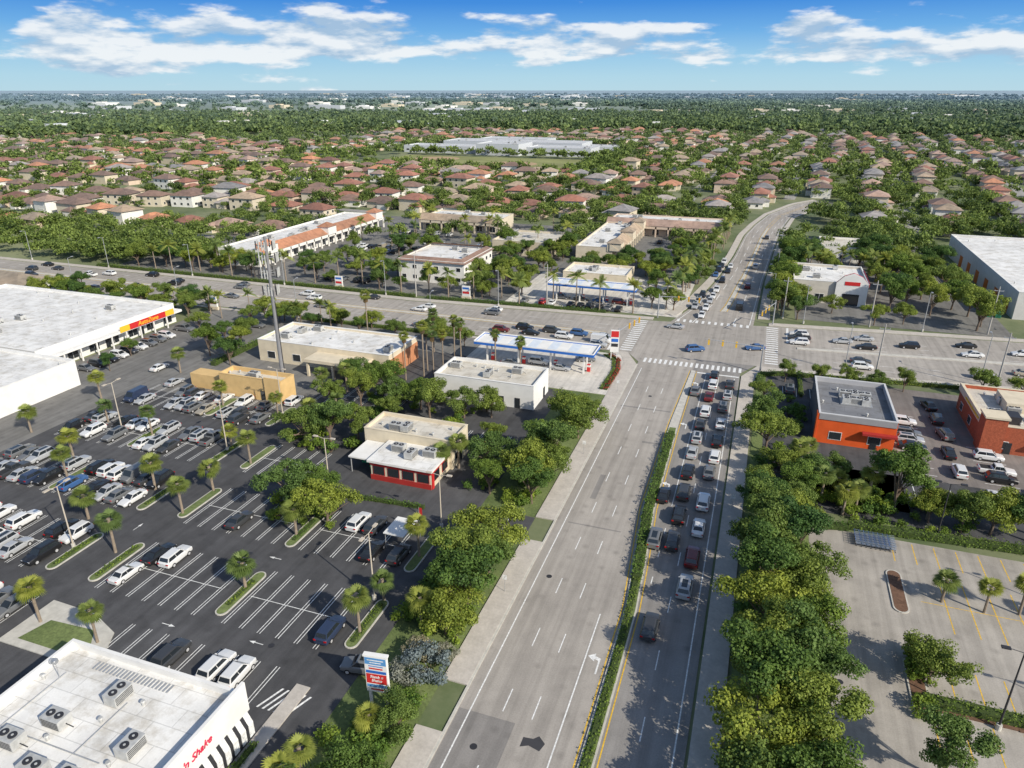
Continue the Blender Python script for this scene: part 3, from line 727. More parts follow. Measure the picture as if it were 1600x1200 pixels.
# ---------------------------------------------------------------- cars
PAINT={}
def paint(n,c):
    m,nt,b=nm(n);b.inputs['Base Color'].default_value=(*c,1);b.inputs['Roughness'].default_value=.32;b.inputs['Coat Weight'].default_value=.5;b.inputs['Coat Roughness'].default_value=.08
    b.inputs['Metallic'].default_value=.1;PAINT[n]=m
for n,c in [("white",(.72,.72,.71)),("black",(.016,.016,.018)),("silver",(.42,.43,.44)),("grey",(.16,.165,.17)),("dark_blue",(.03,.045,.09)),("red",(.36,.02,.02)),("dark_red",(.14,.02,.02)),("charcoal",(.05,.052,.056)),("beige",(.36,.32,.25)),("blue",(.05,.12,.28))]:paint(n,c)
HL=M("headlight_lens",(.75,.77,.8),.1,0,spec=.8);TL=M("tail_light_lens",(.4,.01,.01),.2,0);PLAS=M("black_plastic",(.03,.03,.03),.7,0);RIM=M("alloy_rim",(.45,.45,.46),.35,0,.6)
wm=MB();wm.tube((0,-.11,0),(0,.11,0),.34,.34,rubber(),16);wm.tube((0,-.12,0),(0,.12,0),.21,.21,RIM,10);WHEEL=wm.mesh("wheel")
def ringc(x,w,zb,zs):return [(x,-w*.9,zb),(x,-w,zb+.16),(x,-w*1.0,(zb+zs)/2+.05),(x,-w*.97,zs-.1),(x,-w*.86,zs),(x,0,zs+.03),(x,w*.86,zs),(x,w*.97,zs-.1),(x,w,(zb+zs)/2+.05),(x,w,zb+.16),(x,w*.9,zb)]
KIND={'sedan':dict(b=[(2.36,.62,.38,.58),(2.25,.80,.26,.70),(1.6,.88,.22,.84),(.98,.90,.2,.93),(-.3,.91,.2,.96),(-1.5,.90,.22,1.00),(-2.2,.84,.28,.98),(-2.40,.74,.42,.84)],
  g=(1.15,-1.85,.80,.2,-1.05,.60,.93,1.42)),
 'suv':dict(b=[(2.32,.66,.42,.76),(2.24,.84,.3,.90),(1.6,.92,.28,1.02),(1.0,.94,.26,1.08),(-.3,.95,.26,1.10),(-1.6,.94,.28,1.12),(-2.25,.9,.34,1.10),(-2.38,.82,.45,1.0)],
  g=(1.2,-2.28,.84,.4,-1.85,.67,1.06,1.66)),
 'pickup':dict(b=[(2.75,.7,.45,.85),(2.65,.88,.34,.98),(1.9,.95,.32,1.08),(1.2,.96,.3,1.15),(-.4,.96,.3,1.15),(-2.0,.95,.3,1.12),(-2.7,.93,.34,1.12),(-2.8,.9,.45,1.05)],
  g=(1.3,-.75,.88,.65,-.55,.72,1.13,1.8)),
 'van':dict(b=[(2.55,.72,.4,.85),(2.45,.9,.3,1.0),(2.0,.97,.28,1.2),(1.5,.98,.26,1.25),(-.3,.98,.26,1.25),(-1.8,.98,.28,1.25),(-2.5,.97,.32,1.25),(-2.6,.95,.4,1.2)],
  g=(1.9,-2.55,.92,1.2,-2.5,.85,1.2,2.1))}
CARM={}
def carspec(kind,col):
    if (kind,col) in CARM:return CARM[(kind,col)]
    K=KIND[kind];p=PAINT[col];b=MB();b.loft([ringc(*s) for s in K['b']],p)
    gx0,gx1,gw,rx0,rx1,rw,gz,rz=K['g']
    bot=[(gx0,-gw,gz-.1),(gx0,gw,gz-.1),(gx1,gw,gz-.1),(gx1,-gw,gz-.1)];top=[(rx0,-rw,rz),(rx0,rw,rz),(rx1,rw,rz),(rx1,-rw,rz)]
    for i in range(4):
        j=(i+1)%4;b.face([bot[i],bot[j],top[j],top[i]],p)
    ins=.12;t2=[(rx0-ins,-rw+ins,rz+.045),(rx0-ins,rw-ins,rz+.045),(rx1+ins,rw-ins,rz+.045),(rx1+ins,-rw+ins,rz+.045)]
    for i in range(4):
        j=(i+1)%4;b.face([top[i],top[j],t2[j],t2[i]],p)
    b.face(t2,p)
    b.box(K['b'][0][0]-.12,K['b'][0][0]+.02,-.5,.5,.42,.56,PLAS)
    b.box(-.9,.9,-K['b'][3][1]-.0,K['b'][3][1]+.0,.18,.3,PLAS)
    for s in (-1,1):b.box(gx0-.35,gx0-.15,s*(gw+.04)-.1,s*(gw+.04)+.1,gz+.02,gz+.16,p)
    if kind=='suv' and col in('black','silver','grey'):b.box(rx1+.3,rx0-.3,-.35,.35,rz+.046,rz+.056,GLASS)
    if kind=='pickup':
        b.box(-2.6,-.95,-.74,.74,1.155,1.165,PLAS)
    body=b.mesh("body",False)
    def pane(i,name,f0=.14,f1=.92,sd=.05):
        j=(i+1)%4;A,B,C,D=map(Vector,(bot[i],bot[j],top[j],top[i]));n=(B-A).cross(D-A).normalized()
        c=(A+B+C+D)/4
        if (c-Vector(((gx0+gx1)/2,0,gz))).dot(n)<0:n=-n
        def pt(u,v):
            l=A.lerp(D,v);r=B.lerp(C,v);return tuple(l.lerp(r,u)+n*.012)
        m=MB()
        if name=='side_window':
            for u0,u1 in ((sd,.5-.012),(.5+.012,1-sd)):m.face([pt(u0,f0+.1),pt(u1,f0+.1),pt(u1,f1),pt(u0,f1)],GLASS)
        else:m.face([pt(sd,f0),pt(1-sd,f0),pt(1-sd,f1),pt(sd,f1)],GLASS)
        return m.mesh(name)
    P=[("body",body,(0,0,0)),("windshield",pane(0,"windshield"),(0,0,0)),("rear_window",pane(2,"rear_window",.3 if kind!='sedan' else .2),(0,0,0))]
    if kind!='van':P+=[("side_window",pane(1,"side_window"),(0,0,0)),("side_window",pane(3,"side_window"),(0,0,0))]
    wx=1.42 if kind!='pickup' else 1.75;ww=K['b'][3][1]-.09
    for sx in (1,-1):
        for sy in (1,-1):P.append(("wheel",WHEEL,(sx*wx,sy*ww,.34)))
    f=K['b'][1];m=MB();m.box(-.12,.06,-.16,.16,-.06,.06,HL);hl=m.mesh("headlight")
    m=MB();m.box(-.04,.08,-.16,.16,-.08,.08,TL);tl=m.mesh("tail_light")
    for s in (1,-1):P.append(("headlight",hl,(f[0]+.0,s*(f[1]-.24),f[3]-.12)))
    e=K['b'][-2]
    for s in (1,-1):P.append(("tail_light",tl,(e[0]-.14,s*(e[1]-.2),e[3]-.16)))
    CARM[(kind,col)]=P;return P
KN={'sedan':"sedan",'suv':"utility vehicle",'pickup':"pickup truck",'van':"panel van"}
def car(x,y,head,where,group,col=None,kind=None):
    if not inview(x,y,1,.05):return
    col=col or rnd.choices(["white","black","silver","grey","dark_blue","red","dark_red","charcoal","beige","blue"],[24,22,15,16,2,2,2,16,2,1])[0]
    kind=kind or rnd.choices(['sedan','suv','pickup','van'],[48,46,5,1])[0]
    P=carspec(kind,col);far=math.hypot(x,y)>190
    o=thing("car" if kind in('sedan','suv') else ("pickup_truck" if kind=='pickup' else "van"),"%s %s %s"%(col.replace('_',' '),KN[kind],where),"car" if kind in('sedan','suv') else ("pickup truck" if kind=='pickup' else "van"),(x,y,.012),head,group,rnd.uniform(.97,1.04))
    for n,me,l in P:
        if far and n in("headlight","tail_light"):continue
        link(n,me,o,l)
NB=R(90);SB=R(-90)
q=[(-6.8,69.1,"charcoal",'suv'),(-3.6,78,"silver",'suv'),(-3.3,84.7,"dark_red",'suv'),(-8.9,87.6,"grey",'suv'),(-6.6,87.8,"charcoal",'suv'),(-3.3,92.5,"white",'sedan'),(-6.6,94.8,"black",'suv'),(-3.5,99.8,"white",'suv'),(-9.3,100,"black",'sedan'),(-6.5,101.8,"charcoal",'suv'),(-6.5,108.7,"black",'suv'),(-3.1,109.9,"grey",'sedan'),
(-6.7,116.2,"silver",'sedan'),(-3,115.7,"white",'suv'),(-6.7,122.3,"silver",'suv'),(-2.8,122,"black",'suv'),(-6.4,128.5,"charcoal",'sedan'),(-2.8,130,"white",'sedan'),(-6.3,134.7,"white",'suv'),(-2.8,138.1,"grey",'suv'),(-6.2,142.8,"dark_red",'sedan'),(-2.6,144.6,"silver",'suv'),(-6,149.6,"white",'suv'),(-2.4,151,"charcoal",'sedan'),(-5.9,155.2,"black",'suv'),(-9.3,145,"grey",'sedan')]
for x,y,c,k in q:car(x+rnd.uniform(-.2,.2),y,NB+rnd.uniform(-.02,.02),"queuing beside the hedged median","cars queuing on the main road",c,k)
for i in range(11):
    for e0 in (0,1):
        if rnd.random()<.35:continue
        y=203+i*7.2+rnd.uniform(-1,1);car(-16.5+e0*3.2+i*.45,y,SB,"waiting at the far side of the junction","cars queuing beyond the junction")
for y in (214,240,270,330):car(-3.5+(y-214)*.05,y,NB,"driving away beyond the junction","cars beyond the junction")
for e,n,h in [(-12,172,0.5),(2,178,R(200)),(-19,189,R(178))]:car(e,n,h,"crossing the junction","cars crossing the junction")
for lane,h in ((167.3,0),(170.8,0),(174.4,0)):
    x=-35.5
    while x>-300:
        car(x,lane+.0,h,"on the wide cross road","cars on the cross road");x-=rnd.uniform(6.5,11) if x>-56 and lane>169 else rnd.uniform(24,70)
for lane in (181,184.4,187.8):
    x=-40
    while x>-300:
        x-=rnd.uniform(20,60);car(x,lane,R(180),"on the wide cross road","cars on the cross road")
for k,l0 in enumerate((186,189.5,193)):
    x=12.5
    while x<80:
        car(x,l0+(x-12)*.1,R(185.7),"waiting on the cross road","cars on the cross road");x+=rnd.uniform(8,16) if x<26 else rnd.uniform(16,30)
for l0 in (171,175):
    x=26
    while x<80:
        car(x,l0+(x-12)*.1,R(5.7),"driving along the cross road","cars on the cross road");x+=rnd.uniform(24,40)
G1="cars parked in the dark asphalt lot"
for c in (58.5,74.3,90,105.5):
    for s in (-1,1):
        for i in range(13):
            e=-121+2.6*(i+.5)
            if abs(e+104)<2 and c in(74.3,90):continue
            if abs(e+100)<1.5 and c==105.5:continue
            if rnd.random()<(.12 if c<80 else .18):continue
            car(e+rnd.uniform(-.2,.2),c+s*(2.75+rnd.uniform(-.3,.3)),(NB if rnd.random()<.5 else SB)+rnd.uniform(-.04,.04),"parked in a packed row of the lot",G1)
for i in range(7):
    if i not in(3,):car(-99+2.75*i,46.7,NB if i%2 else SB,"parked in the dark lot",G1,rnd.choice(["charcoal","black","grey","white"]))
for x,y,c,k in [(-74.2,56.4,"white",'sedan'),(-73.3,61.2,"black",'sedan'),(-70.6,61.4,"white",'suv'),(-68.3,71.8,"charcoal",'sedan'),(-51.2,77.2,"white",'suv'),(-48.4,77.3,"charcoal",'suv'),(-45.7,71.6,"black",'sedan'),(-41.8,72,"charcoal",'suv'),(-42.5,56,"dark_blue",'suv'),(-57.4,46.5,"charcoal",'suv'),(-51.3,46.8,"white",'suv'),(-48.5,46.8,"white",'suv'),(-87,112,"white",'suv'),(-92,101,"charcoal",'suv'),(-53.6,108.5,"grey",'sedan'),(-42,109.5,"black",'suv'),(-75,106,"black",'sedan'),(-118,112,"silver",'sedan'),(-32.5,85.5,"charcoal",'suv')]:
    car(x,y,NB+rnd.uniform(-.03,.03) if x!=-32.5 else 0,"parked in a nearly empty bay row",G1,c,k)
car(-36,52.2,R(190),"leaving the dark lot beside the pylon sign",G1,"grey",'suv')
for y in range(0,11):
    if rnd.random()<.7:car(-143.5+rnd.uniform(-.3,.3),112+y*3.1,0,"parked in front of the long store",G1)
for i,(x,y) in enumerate([(-130,140),(-128,118),(-108,151),(-95,155),(-127,152)]):car(x,y,NB if i%2 else 0,"driving along the service road",G1)
G2="cars parked beside the restaurants"
for n in [123.4+2.75*i for i in range(10)]:
    if rnd.random()<.6:car(30.5,n,0,"parked beside the restaurant",G2)
for n in [123.4+2.75*i for i in range(4)]:
    if rnd.random()<.8:car(42.5,n,0,"parked beside the restaurant",G2)
for x,y in [(36.5,124),(36.2,131),(47,119),(37,139),(36.8,146),(36.5,152.6),(40,116),(51,116)]:car(x,y,rnd.choice((NB,R(100))),"waiting in the drive-through lane",G2)
for e in (9.9,15.4,20.9):car(e,152.6,NB,"parked behind the orange building",G2)
G3="cars parked at the far plaza"
for i in range(12):
    if rnd.random()<.8:car(-66+i*2.9,200.5,NB,"parked in front of the far fuel station",G3)
for i in range(4):car(-56+i*6,207.5,0,"fuelling under the blue-edged canopy",G3)
for (x0,x1,y) in ((-150,-122,205),(-160,-122,250),(-160,-122,256),(-155,-100,270),(-46,-22,304),(-46,-22,297),(-160,-130,290)):
    x=x0
    while x<x1:
        if rnd.random()<.6 and clear(x,y,1):car(x,y,NB,"parked in the plaza lot",G3)
        x+=2.9
for x,y in ((-52,148),(-46,150.5),(-40,148.5),(-36,156)):car(x,y,0 if y<155 else .3,"at the fuel pumps under the canopy","cars at the fuel station")
# ---------------------------------------------------------------- buildings
um=MB();um.box(-1.1,1.1,-.75,.75,.15,1.25,UNITM);um.box(-.95,.95,-.62,.62,0,.15,DARKM)
for sx in (-.5,.5):um.tube((sx,0,1.25),(sx,0,1.33),.4,.4,DARKM,14);um.tube((sx,0,1.33),(sx,0,1.36),.12,.12,UNITM,8)
for i in range(5):um.box(-1.0,1.0,-.775,-.75,.3+i*.18,.37+i*.18,DARKM)
um.tube((1.1,0,.5),(1.7,.2,.06),.05,.05,DARKM,5)
UNIT=um.mesh("rooftop_unit")
vm=MB();vm.tube((0,0,0),(0,0,.5),.16,.16,UNITM,8);vm.tube((0,0,.5),(0,0,.62),.26,.2,UNITM,8);VENT=vm.mesh("roof_vent")
def winmesh(w,h,fr):
    m=MB();m.box(-w/2,w/2,-.03,.03,0,h,fr);n=max(1,int(w/1.3));pw=(w-.1*(n+1))/n
    for i in range(n):
        x=-w/2+.1+i*(pw+.1);m.box(x,x+pw,-.05,.05,.1,h-.1,GLASS)
    return m.mesh("window")
WM={}
def getwin(w,h,fr=WHITE):
    k=(round(w,1),round(h,1),fr.name)
    if k not in WM:WM[k]=winmesh(w,h,fr)
    return WM[k]
dm=MB();dm.box(-.55,.55,-.05,.05,0,2.2,DARKM);dm.box(-.42,.42,-.065,.065,.15,2.05,GLASS);DOOR=dm.mesh("door")
def roofmat(n,c,dirt=(.62,.60,.56)):
    m,nt,b=nm(n)
    c_=ramp2(nt,noise(nt,.22,6),tuple(x*.84 for x in c),tuple(min(1,x*1.05) for x in c),.35,.62)
    d=ramp2(nt,noise(nt,.45,7,rough=.7),(.72,.69,.64),(1,1,1),.33,.52);c_=mixc(nt,1.0,c_,d,'MULTIPLY')
    c_=mixc(nt,1.0,c_,ramp2(nt,noise(nt,5,2),(.95,)*3,(1.03,)*3,.3,.7),'MULTIPLY')
    tx=nt.nodes.new('ShaderNodeTexBrick');tx.inputs['Scale'].default_value=.12;tx.inputs['Mortar Size'].default_value=.006;tx.inputs['Color1'].default_value=(1,1,1,1);tx.inputs['Color2'].default_value=(.95,.95,.95,1);tx.inputs['Mortar'].default_value=(.75,.75,.75,1)
    g=nt.nodes.new('ShaderNodeNewGeometry');nt.links.new(g.outputs['Position'],tx.inputs['Vector']);c_=mixc(nt,1.0,c_,tx.outputs['Color'],'MULTIPLY')
    nt.links.new(c_,b.inputs['Base Color']);b.inputs['Roughness'].default_value=.8;MATS[n]=m;return m
RW=roofmat("white_roof_membrane",(.78,.77,.74));RG=roofmat("grey_roof_membrane",(.20,.205,.22));RC=roofmat("stained_cream_roof",(.64,.60,.52))
WWALL=M("white_painted_wall",(.74,.73,.70),.8,.08,.4)
def block(name,label,cat,x0,x1,y0,y1,h,wm_,rm,par=.6,wins=(),units=0,cap=None,vents=4,doors=(),seed=1,unitpos=None,inner=None):
    r_=random.Random(seed);cx,cy=(x0+x1)/2,(y0+y1)/2;o=thing(name,label,cat,(cx,cy,0))
    hx,hy=(x1-x0)/2,(y1-y0)/2;w=MB();t=.3;H=h+par;im=inner or wm_
    w.face([(-hx,-hy,-.05),(hx,-hy,-.05),(hx,-hy,H),(-hx,-hy,H)],wm_);w.face([(hx,-hy,-.05),(hx,hy,-.05),(hx,hy,H),(hx,-hy,H)],wm_)
    w.face([(hx,hy,-.05),(-hx,hy,-.05),(-hx,hy,H),(hx,hy,H)],wm_);w.face([(-hx,hy,-.05),(-hx,-hy,-.05),(-hx,-hy,H),(-hx,hy,H)],wm_)
    ix,iy=hx-t,hy-t
    w.face([(-ix,-iy,h),(-ix,-iy,H),(ix,-iy,H),(ix,-iy,h)],im);w.face([(ix,-iy,h),(ix,-iy,H),(ix,iy,H),(ix,iy,h)],im);w.face([(ix,iy,h),(ix,iy,H),(-ix,iy,H),(-ix,iy,h)],im);w.face([(-ix,iy,h),(-ix,iy,H),(-ix,-iy,H),(-ix,-iy,h)],im)
    link("wall",w.mesh("wall"),o)
    cp=MB();cm=cap or wm_;e=.06
    cp.box(-hx-e,hx+e,-hy-e,-iy,H,H+.12,cm);cp.box(-hx-e,hx+e,iy,hy+e,H,H+.12,cm);cp.box(-hx-e,-ix,-iy,iy,H,H+.12,cm);cp.box(ix,hx+e,-iy,iy,H,H+.12,cm)
    link("coping",cp.mesh("coping"),o)
    rf=MB();rf.face([(-ix,-iy,h),(ix,-iy,h),(ix,iy,h),(-ix,iy,h)],rm);link("roof",rf.mesh("roof"),o)
    up=unitpos or [(r_.uniform(-ix+2,ix-2),r_.uniform(-iy+1.6,iy-1.6)) for _ in range(units)]
    for i,(ux,uy) in enumerate(up):link("rooftop_unit",UNIT,o,(ux,uy,h),(0,0,R(90)*(i%2)))
    for i in range(vents):link("roof_vent",VENT,o,(r_.uniform(-ix+.6,ix-.6),r_.uniform(-iy+.6,iy-.6),h))
    for side,n,ww,wh,z in wins:
        L=(2*hx if side in 'SN' else 2*hy)
        for i in range(n):
            s=-L/2+L*(i+.5)/n;me=getwin(ww,wh)
            if side=='S':link("window",me,o,(s,-hy-.02,z))
            elif side=='N':link("window",me,o,(s,hy+.02,z))
            elif side=='E':link("window",me,o,(hx+.02,s,z),(0,0,R(90)))
            else:link("window",me,o,(-hx-.02,s,z),(0,0,R(90)))
    for side,s in doors:
        if side=='S':link("door",DOOR,o,(s,-hy-.03,0))
        elif side=='E':link("door",DOOR,o,(hx+.03,s,0),(0,0,R(90)))
        else:link("door",DOOR,o,(-hx-.03,s,0),(0,0,R(90)))
    return o,hx,hy,H
def bx(o,name,*a):
    m=MB();m.box(*a);return link(name,m.mesh(name),o)
def text(o,body,size,mat,loc,rot,name="sign_lettering",ext=.04,sh=.25,off=.01):
    cu=bpy.data.curves.new("lettering",'FONT');cu.body=body;cu.size=size;cu.extrude=ext;cu.align_x='CENTER';cu.align_y='CENTER';cu.shear=sh;cu.offset=off
    t=bpy.data.objects.new("tmp",cu);COL.objects.link(t);bpy.context.view_layer.update()
    me=bpy.data.meshes.new_from_object(t);bpy.data.objects.remove(t);me.materials.clear();me.materials.append(mat);link(name,me,o,loc,rot)
RED=M("red_sign_paint",(.55,.03,.03),.5,.05);BLU=M("blue_paint",(.03,.14,.48),.5,.08);YSG=M("yellow_sign_paint",(.80,.48,.04),.5,.05);PBL=M("pale_canopy_panel",(.64,.69,.74),.4,.08,1)
CRM=M("cream_wall",(.64,.56,.42),.85,.1,.5);TAN=M("tan_yellow_wall",(.64,.44,.20),.85,.1,.5)
ORG=M("orange_red_wall",(.66,.10,.02),.7,.12,.5);BRK=M("brick_wall",(.38,.10,.05),.9,.2,2,fine=9);DRED=M("dark_red_wall",(.36,.03,.025),.7,.1);OBR=M("orange_brick_wall",(.50,.22,.11),.85,.12,1);GRNP=M("green_paint",(.03,.25,.12),.6,.1)
# diner
o,hx,hy,H=block("diner","white flat-roofed diner with striped wall and red lettering","restaurant",-63.5,-42.3,16,40.5,5.4,WWALL,RW,.7,[],0,vents=12,unitpos=[(-3.2,4.0),(5.6,4.0),(-.5,-.5),(3.0,-.6),(-5.2,1),(-.2,8.2),(-4,-5),(4,-4.5)],seed=3)
fm=MB();fm.prism([(hx+.0,-hy),(hx+.35,-hy),(hx+.35,hy+.6),(hx+.0,hy+.6)],3.3,H+.7,WWALL);link("sign_fascia",fm.mesh("sign_fascia"),o)
text(o,"Steak 'n Shake",1.1,M("pinkish_red_letters",(.62,.03,.08),.5,0),(hx+.4,4.6,H-1.1),(R(90),0,R(90)),sh=.35,off=0)
i=0;y=-hy+.3
while y<hy-.6:
    m=MB();m.face([(hx+.36,y,3.4),(hx+.36,y+.42,3.4),(hx+.85,y+.42,2.3),(hx+.85,y,2.3)],DARKM);m.box(hx+.80,hx+.85,y,y+.42,.8,2.3,DARKM);link("dark_awning_stripe",m.mesh("dark_awning_stripe"),o)
    m=MB();m.face([(hx+.36,y+.43,3.42),(hx+.36,y+1.1,3.42),(hx+.9,y+1.1,2.3),(hx+.9,y+.43,2.3)],WHITE);m.box(hx+.82,hx+.9,y+.43,y+1.1,.8,2.3,WHITE);link("white_awning_stripe",m.mesh("white_awning_stripe"),o)
    y+=1.11
m=MB()
for i in range(22):m.box(-6+i*.45,-5.8+i*.45,hy-2.0,hy-1.0,5.42,5.5,METAL)
link("pipe_rack",m.mesh("pipe_rack"),o)
m=MB();m.tube((-8,hy-4,5.4),(-8,hy-4,7.8),.04,.04,METAL,6);m.tube((-8,hy-4,7.6),(-7.6,hy-4.3,7.9),.35,.05,METAL,10);link("satellite_dish",m.mesh("satellite_dish"),o)
m=MB()
for a_,b_ in (((-8,-2),(-8,9)),((-8,2),(4,2)),((1,2),(1,8))):m.tube((a_[0],a_[1],5.5),(b_[0],b_[1],5.5),.06,.06,METAL,6)
link("roof_piping",m.mesh("roof_piping"),o)
m=MB();rr=random.Random(2)
for (ax,ay,L,W) in ((-7,1.2,2.6,.35),(-6.6,-2,.8,1.6),(2.2,-2.4,1.8,.25)):
    P=[(ax+L*math.cos(t)*rr.uniform(.7,1.1),ay+W*math.sin(t)*rr.uniform(.7,1.1),5.405) for t in [i*math.pi/8 for i in range(16)]];m.face(P,M("rust_stain",(.60,.46,.32),.9,.25,2))
link("rust_stain",m.mesh("rust_stain"),o)
o=thing("kiosk","small cream kiosk with gabled roof at lot edge","kiosk",(-86,42.5,0));w=MB();w.box(-2.4,2.4,-1.8,1.8,-.02,3,CRM,False);link("wall",w.mesh("wall"),o);r=MB();hip(r,-2.4,2.4,-1.8,1.8,3,1.2,ROOFS[2],.4);link("roof",r.mesh("roof"),o);link("door",DOOR,o,(0,-1.84,0));link("window",HWIN,o,(2.43,0,.9),(0,0,R(90)))
# small restaurant
o,hx,hy,H=block("restaurant","small cream restaurant with white roof and red storefront","restaurant",-61.5,-44.8,97.2,104.2,4.8,CRM,RC,.5,[('E',2,1.4,1.4,1.2)],2,vents=4,doors=[('E',0)],seed=4)
lo=MB();lo.box(-3.2,7.8,-hy-7.2,-hy-.02,-.02,3.3,CRM,False);link("storefront_wall",lo.mesh("storefront_wall"),o)
lr=MB();lr.box(-3.6,8.2,-hy-7.7,-hy-.02,3.3,3.7,WWALL);lr.face([(-3.4,-hy-7.4,3.71),(7.9,-hy-7.4,3.71),(7.9,-hy-.3,3.71),(-3.4,-hy-.3,3.71)],RW);link("storefront_roof",lr.mesh("storefront_roof"),o)
for i in range(4):link("window",getwin(2.2,1.7,DRED),o,(-1.7+i*2.7,-hy-7.24,1.0))
for i in range(2):link("window",getwin(2.2,1.7,DRED),o,(7.84,-hy-5.2+i*3.2,1.0),(0,0,R(90)))
bx(o,"red_fascia",-3.3,7.9,-hy-7.36,-hy-7.22,2.75,3.29,RED);bx(o,"red_plinth",-3.25,7.85,-hy-7.34,-hy-7.22,0,.9,DRED);bx(o,"red_entrance_panel",7.85,8.0,-hy-7.1,-hy-6.4,0,3.29,RED);bx(o,"green_trim",-3.34,-3.21,-hy-7.2,-hy-.3,2.2,3.29,GRNP)
bx(o,"green_dumpster",-7.6,-5.6,-hy-2.8,-hy-1.0,0,1.5,GRNP);bx(o,"red_side_band",7.81,7.95,-hy-6.2,-hy-.2,2.8,3.29,RED)
for i in range(3):link("rooftop_unit",UNIT,o,(0+i*2.9,-hy-3.0-(i%2)*1.4,3.7),(0,0,R(90)*(i%2)))
m=MB();m.box(-7.9,-3.75,-hy-6.4,-hy-.1,2.8,3.05,WWALL);m.tube((-7.6,-hy-6.1,0),(-7.6,-hy-6.1,2.82),.1,.1,METAL);link("side_canopy",m.mesh("side_canopy"),o)
# station shop
o,hx,hy,H=block("fuel_station_shop","white stucco fuel station shop with flat white roof","shop",-61,-39.2,125,135.5,4.6,WWALL,RC,.6,[('N',5,2.6,2,.6)],3,vents=5,doors=[('S',4),('S',7.5),('E',2)],seed=6)
def canopy(x0,x1,y0,y1,h,label,fas,nc=4):
    cx,cy=(x0+x1)/2,(y0+y1)/2;o=thing("fuel_station_canopy",label,"fuel station canopy",(cx,cy,0));hx,hy=(x1-x0)/2,(y1-y0)/2
    m=MB();m.box(-hx,hx,-hy,hy,h,h+.3,WWALL);link("deck",m.mesh("deck"),o)
    m=MB();e=.06
    for z0,z1,mt in ((h-.1,h+.5,fas),(h+.5,h+.75,WWALL)):
        m.box(-hx-e,hx+e,-hy-e-.1,-hy-.01,z0,z1,mt);m.box(-hx-e,hx+e,hy+.01,hy+e+.1,z0,z1,mt);m.box(-hx-e-.1,-hx-.01,-hy,hy,z0,z1,mt);m.box(hx+.01,hx+e+.1,-hy,hy,z0,z1,mt)
    link("fascia",m.mesh("fascia"),o)
    for i in range(int(hx*2/2.4)):
        m=MB();m.box(-hx+.7+i*2.4,-hx+2.9+i*2.4,-hy+.3,hy-.3,h+.31,h+.34,PBL if i%2 else WWALL);link("roof_panel",m.mesh("roof_panel"),o)
    for i in range(nc):
        x=-hx+2.5+i*(2*hx-5)/(nc-1)
        for y in (-hy*.45,hy*.45):
            m=MB();m.box(x-.18,x+.18,y-.18,y+.18,-.02,h-.01,WWALL);link("column",m.mesh("column"),o)
        m=MB();m.box(x-.9+1.4,x-.2+1.4,-.35,.35,.15,1.9,RED);m.box(x+.45,x+1.25,-.38,.38,1.3,1.75,WHITE);m.box(x+.2,x+1.5,-.6,.6,0,.16,KERB);link("fuel_pump",m.mesh("fuel_pump"),o)
    return o
canopy(-60.5,-32,146,152.8,5.0,"fuel station canopy with pale top and blue edge",BLU)
canopy(-60,-33,204,211,5.0,"far fuel station canopy with thin blue edge",BLU)
# long low restaurant
o,hx,hy,H=block("restaurant","low cream restaurant with orange end wall and white roof","restaurant",-110,-75,131,145,4.8,CRM,RW,.5,[('S',5,2.2,1.8,.9)],4,cap=WWALL,vents=8,seed=8)
bx(o,"orange_end_wall",hx+.01,hx+.12,-hy,hy,0,H-1.2,OBR)
m=MB();m.box(-1,13.5,-hy-5.5,-hy-.05,3.5,4.2,CRM)
for x in (-.5,6,13):m.box(x-.25,x+.25,-hy-5.2,-hy-4.7,-.02,3.49,CRM)
link("entrance_canopy",m.mesh("entrance_canopy"),o)
# tan block
o,hx,hy,H=block("utility_building","tan yellow block building beside cell tower","building",-104.5,-89,111,115.5,4.0,TAN,RC,.8,[],1,vents=2,doors=[('S',3)],seed=9)
bx(o,"low_wing",-hx-9,-hx-.02,-1,hy,-.02,3.2,TAN,False);bx(o,"corner_tower",hx-4,hx-.05,-hy-.3,-hy-.01,-.02,5.4,TAN)
# stores
o,hx,hy,H=block("retail_store","long white-roofed retail store with red and yellow sign","store",-216,-152,107,149,4.6,WWALL,RW,.6,[('E',7,3,2.2,.4)],5,cap=WWALL,vents=16,doors=[('E',-2),('E',9)],seed=10)
bx(o,"arcade_roof",hx+.02,hx+2.6,-hy,hy,3.2,3.8,WWALL)
for i in range(9):bx(o,"arcade_column",hx+2.2,hx+2.5,-hy+.3+i*4.5,-hy+.6+i*4.5,-.02,3.19,WWALL)
bx(o,"sign_band",hx+2.62,hx+2.75,3,15,3.4,4.9,RED);bx(o,"sign_end_band",hx+2.62,hx+2.76,15.01,18,3.4,4.9,YSG);bx(o,"yellow_sign_band",hx+2.62,hx+2.76,0,2.99,3.4,4.9,YSG)
text(o,"AutoZone",1.6,YSG,(hx+2.8,9,4.15),(R(90),0,R(90)))
o,hx,hy,H=block("retail_store","large white-walled retail store with white flat roof","store",-180,-137.5,60,105,5.3,WWALL,RW,.5,[],2,vents=14,doors=[('E',-8)],seed=11)
o=thing("tiled_building","low white building with brown tiled hip roof","building",(-232,158,0));w=MB();w.box(-16,16,-6,6,-.05,3.6,WALLS[1],False);link("wall",w.mesh("wall"),o);r=MB();hip(r,-16,16,-6,6,3.6,2.6,ROOFS[2]);link("roof",r.mesh("roof"),o)
for i in range(5):link("window",HWIN,o,(-12+i*6,-6.03,1))
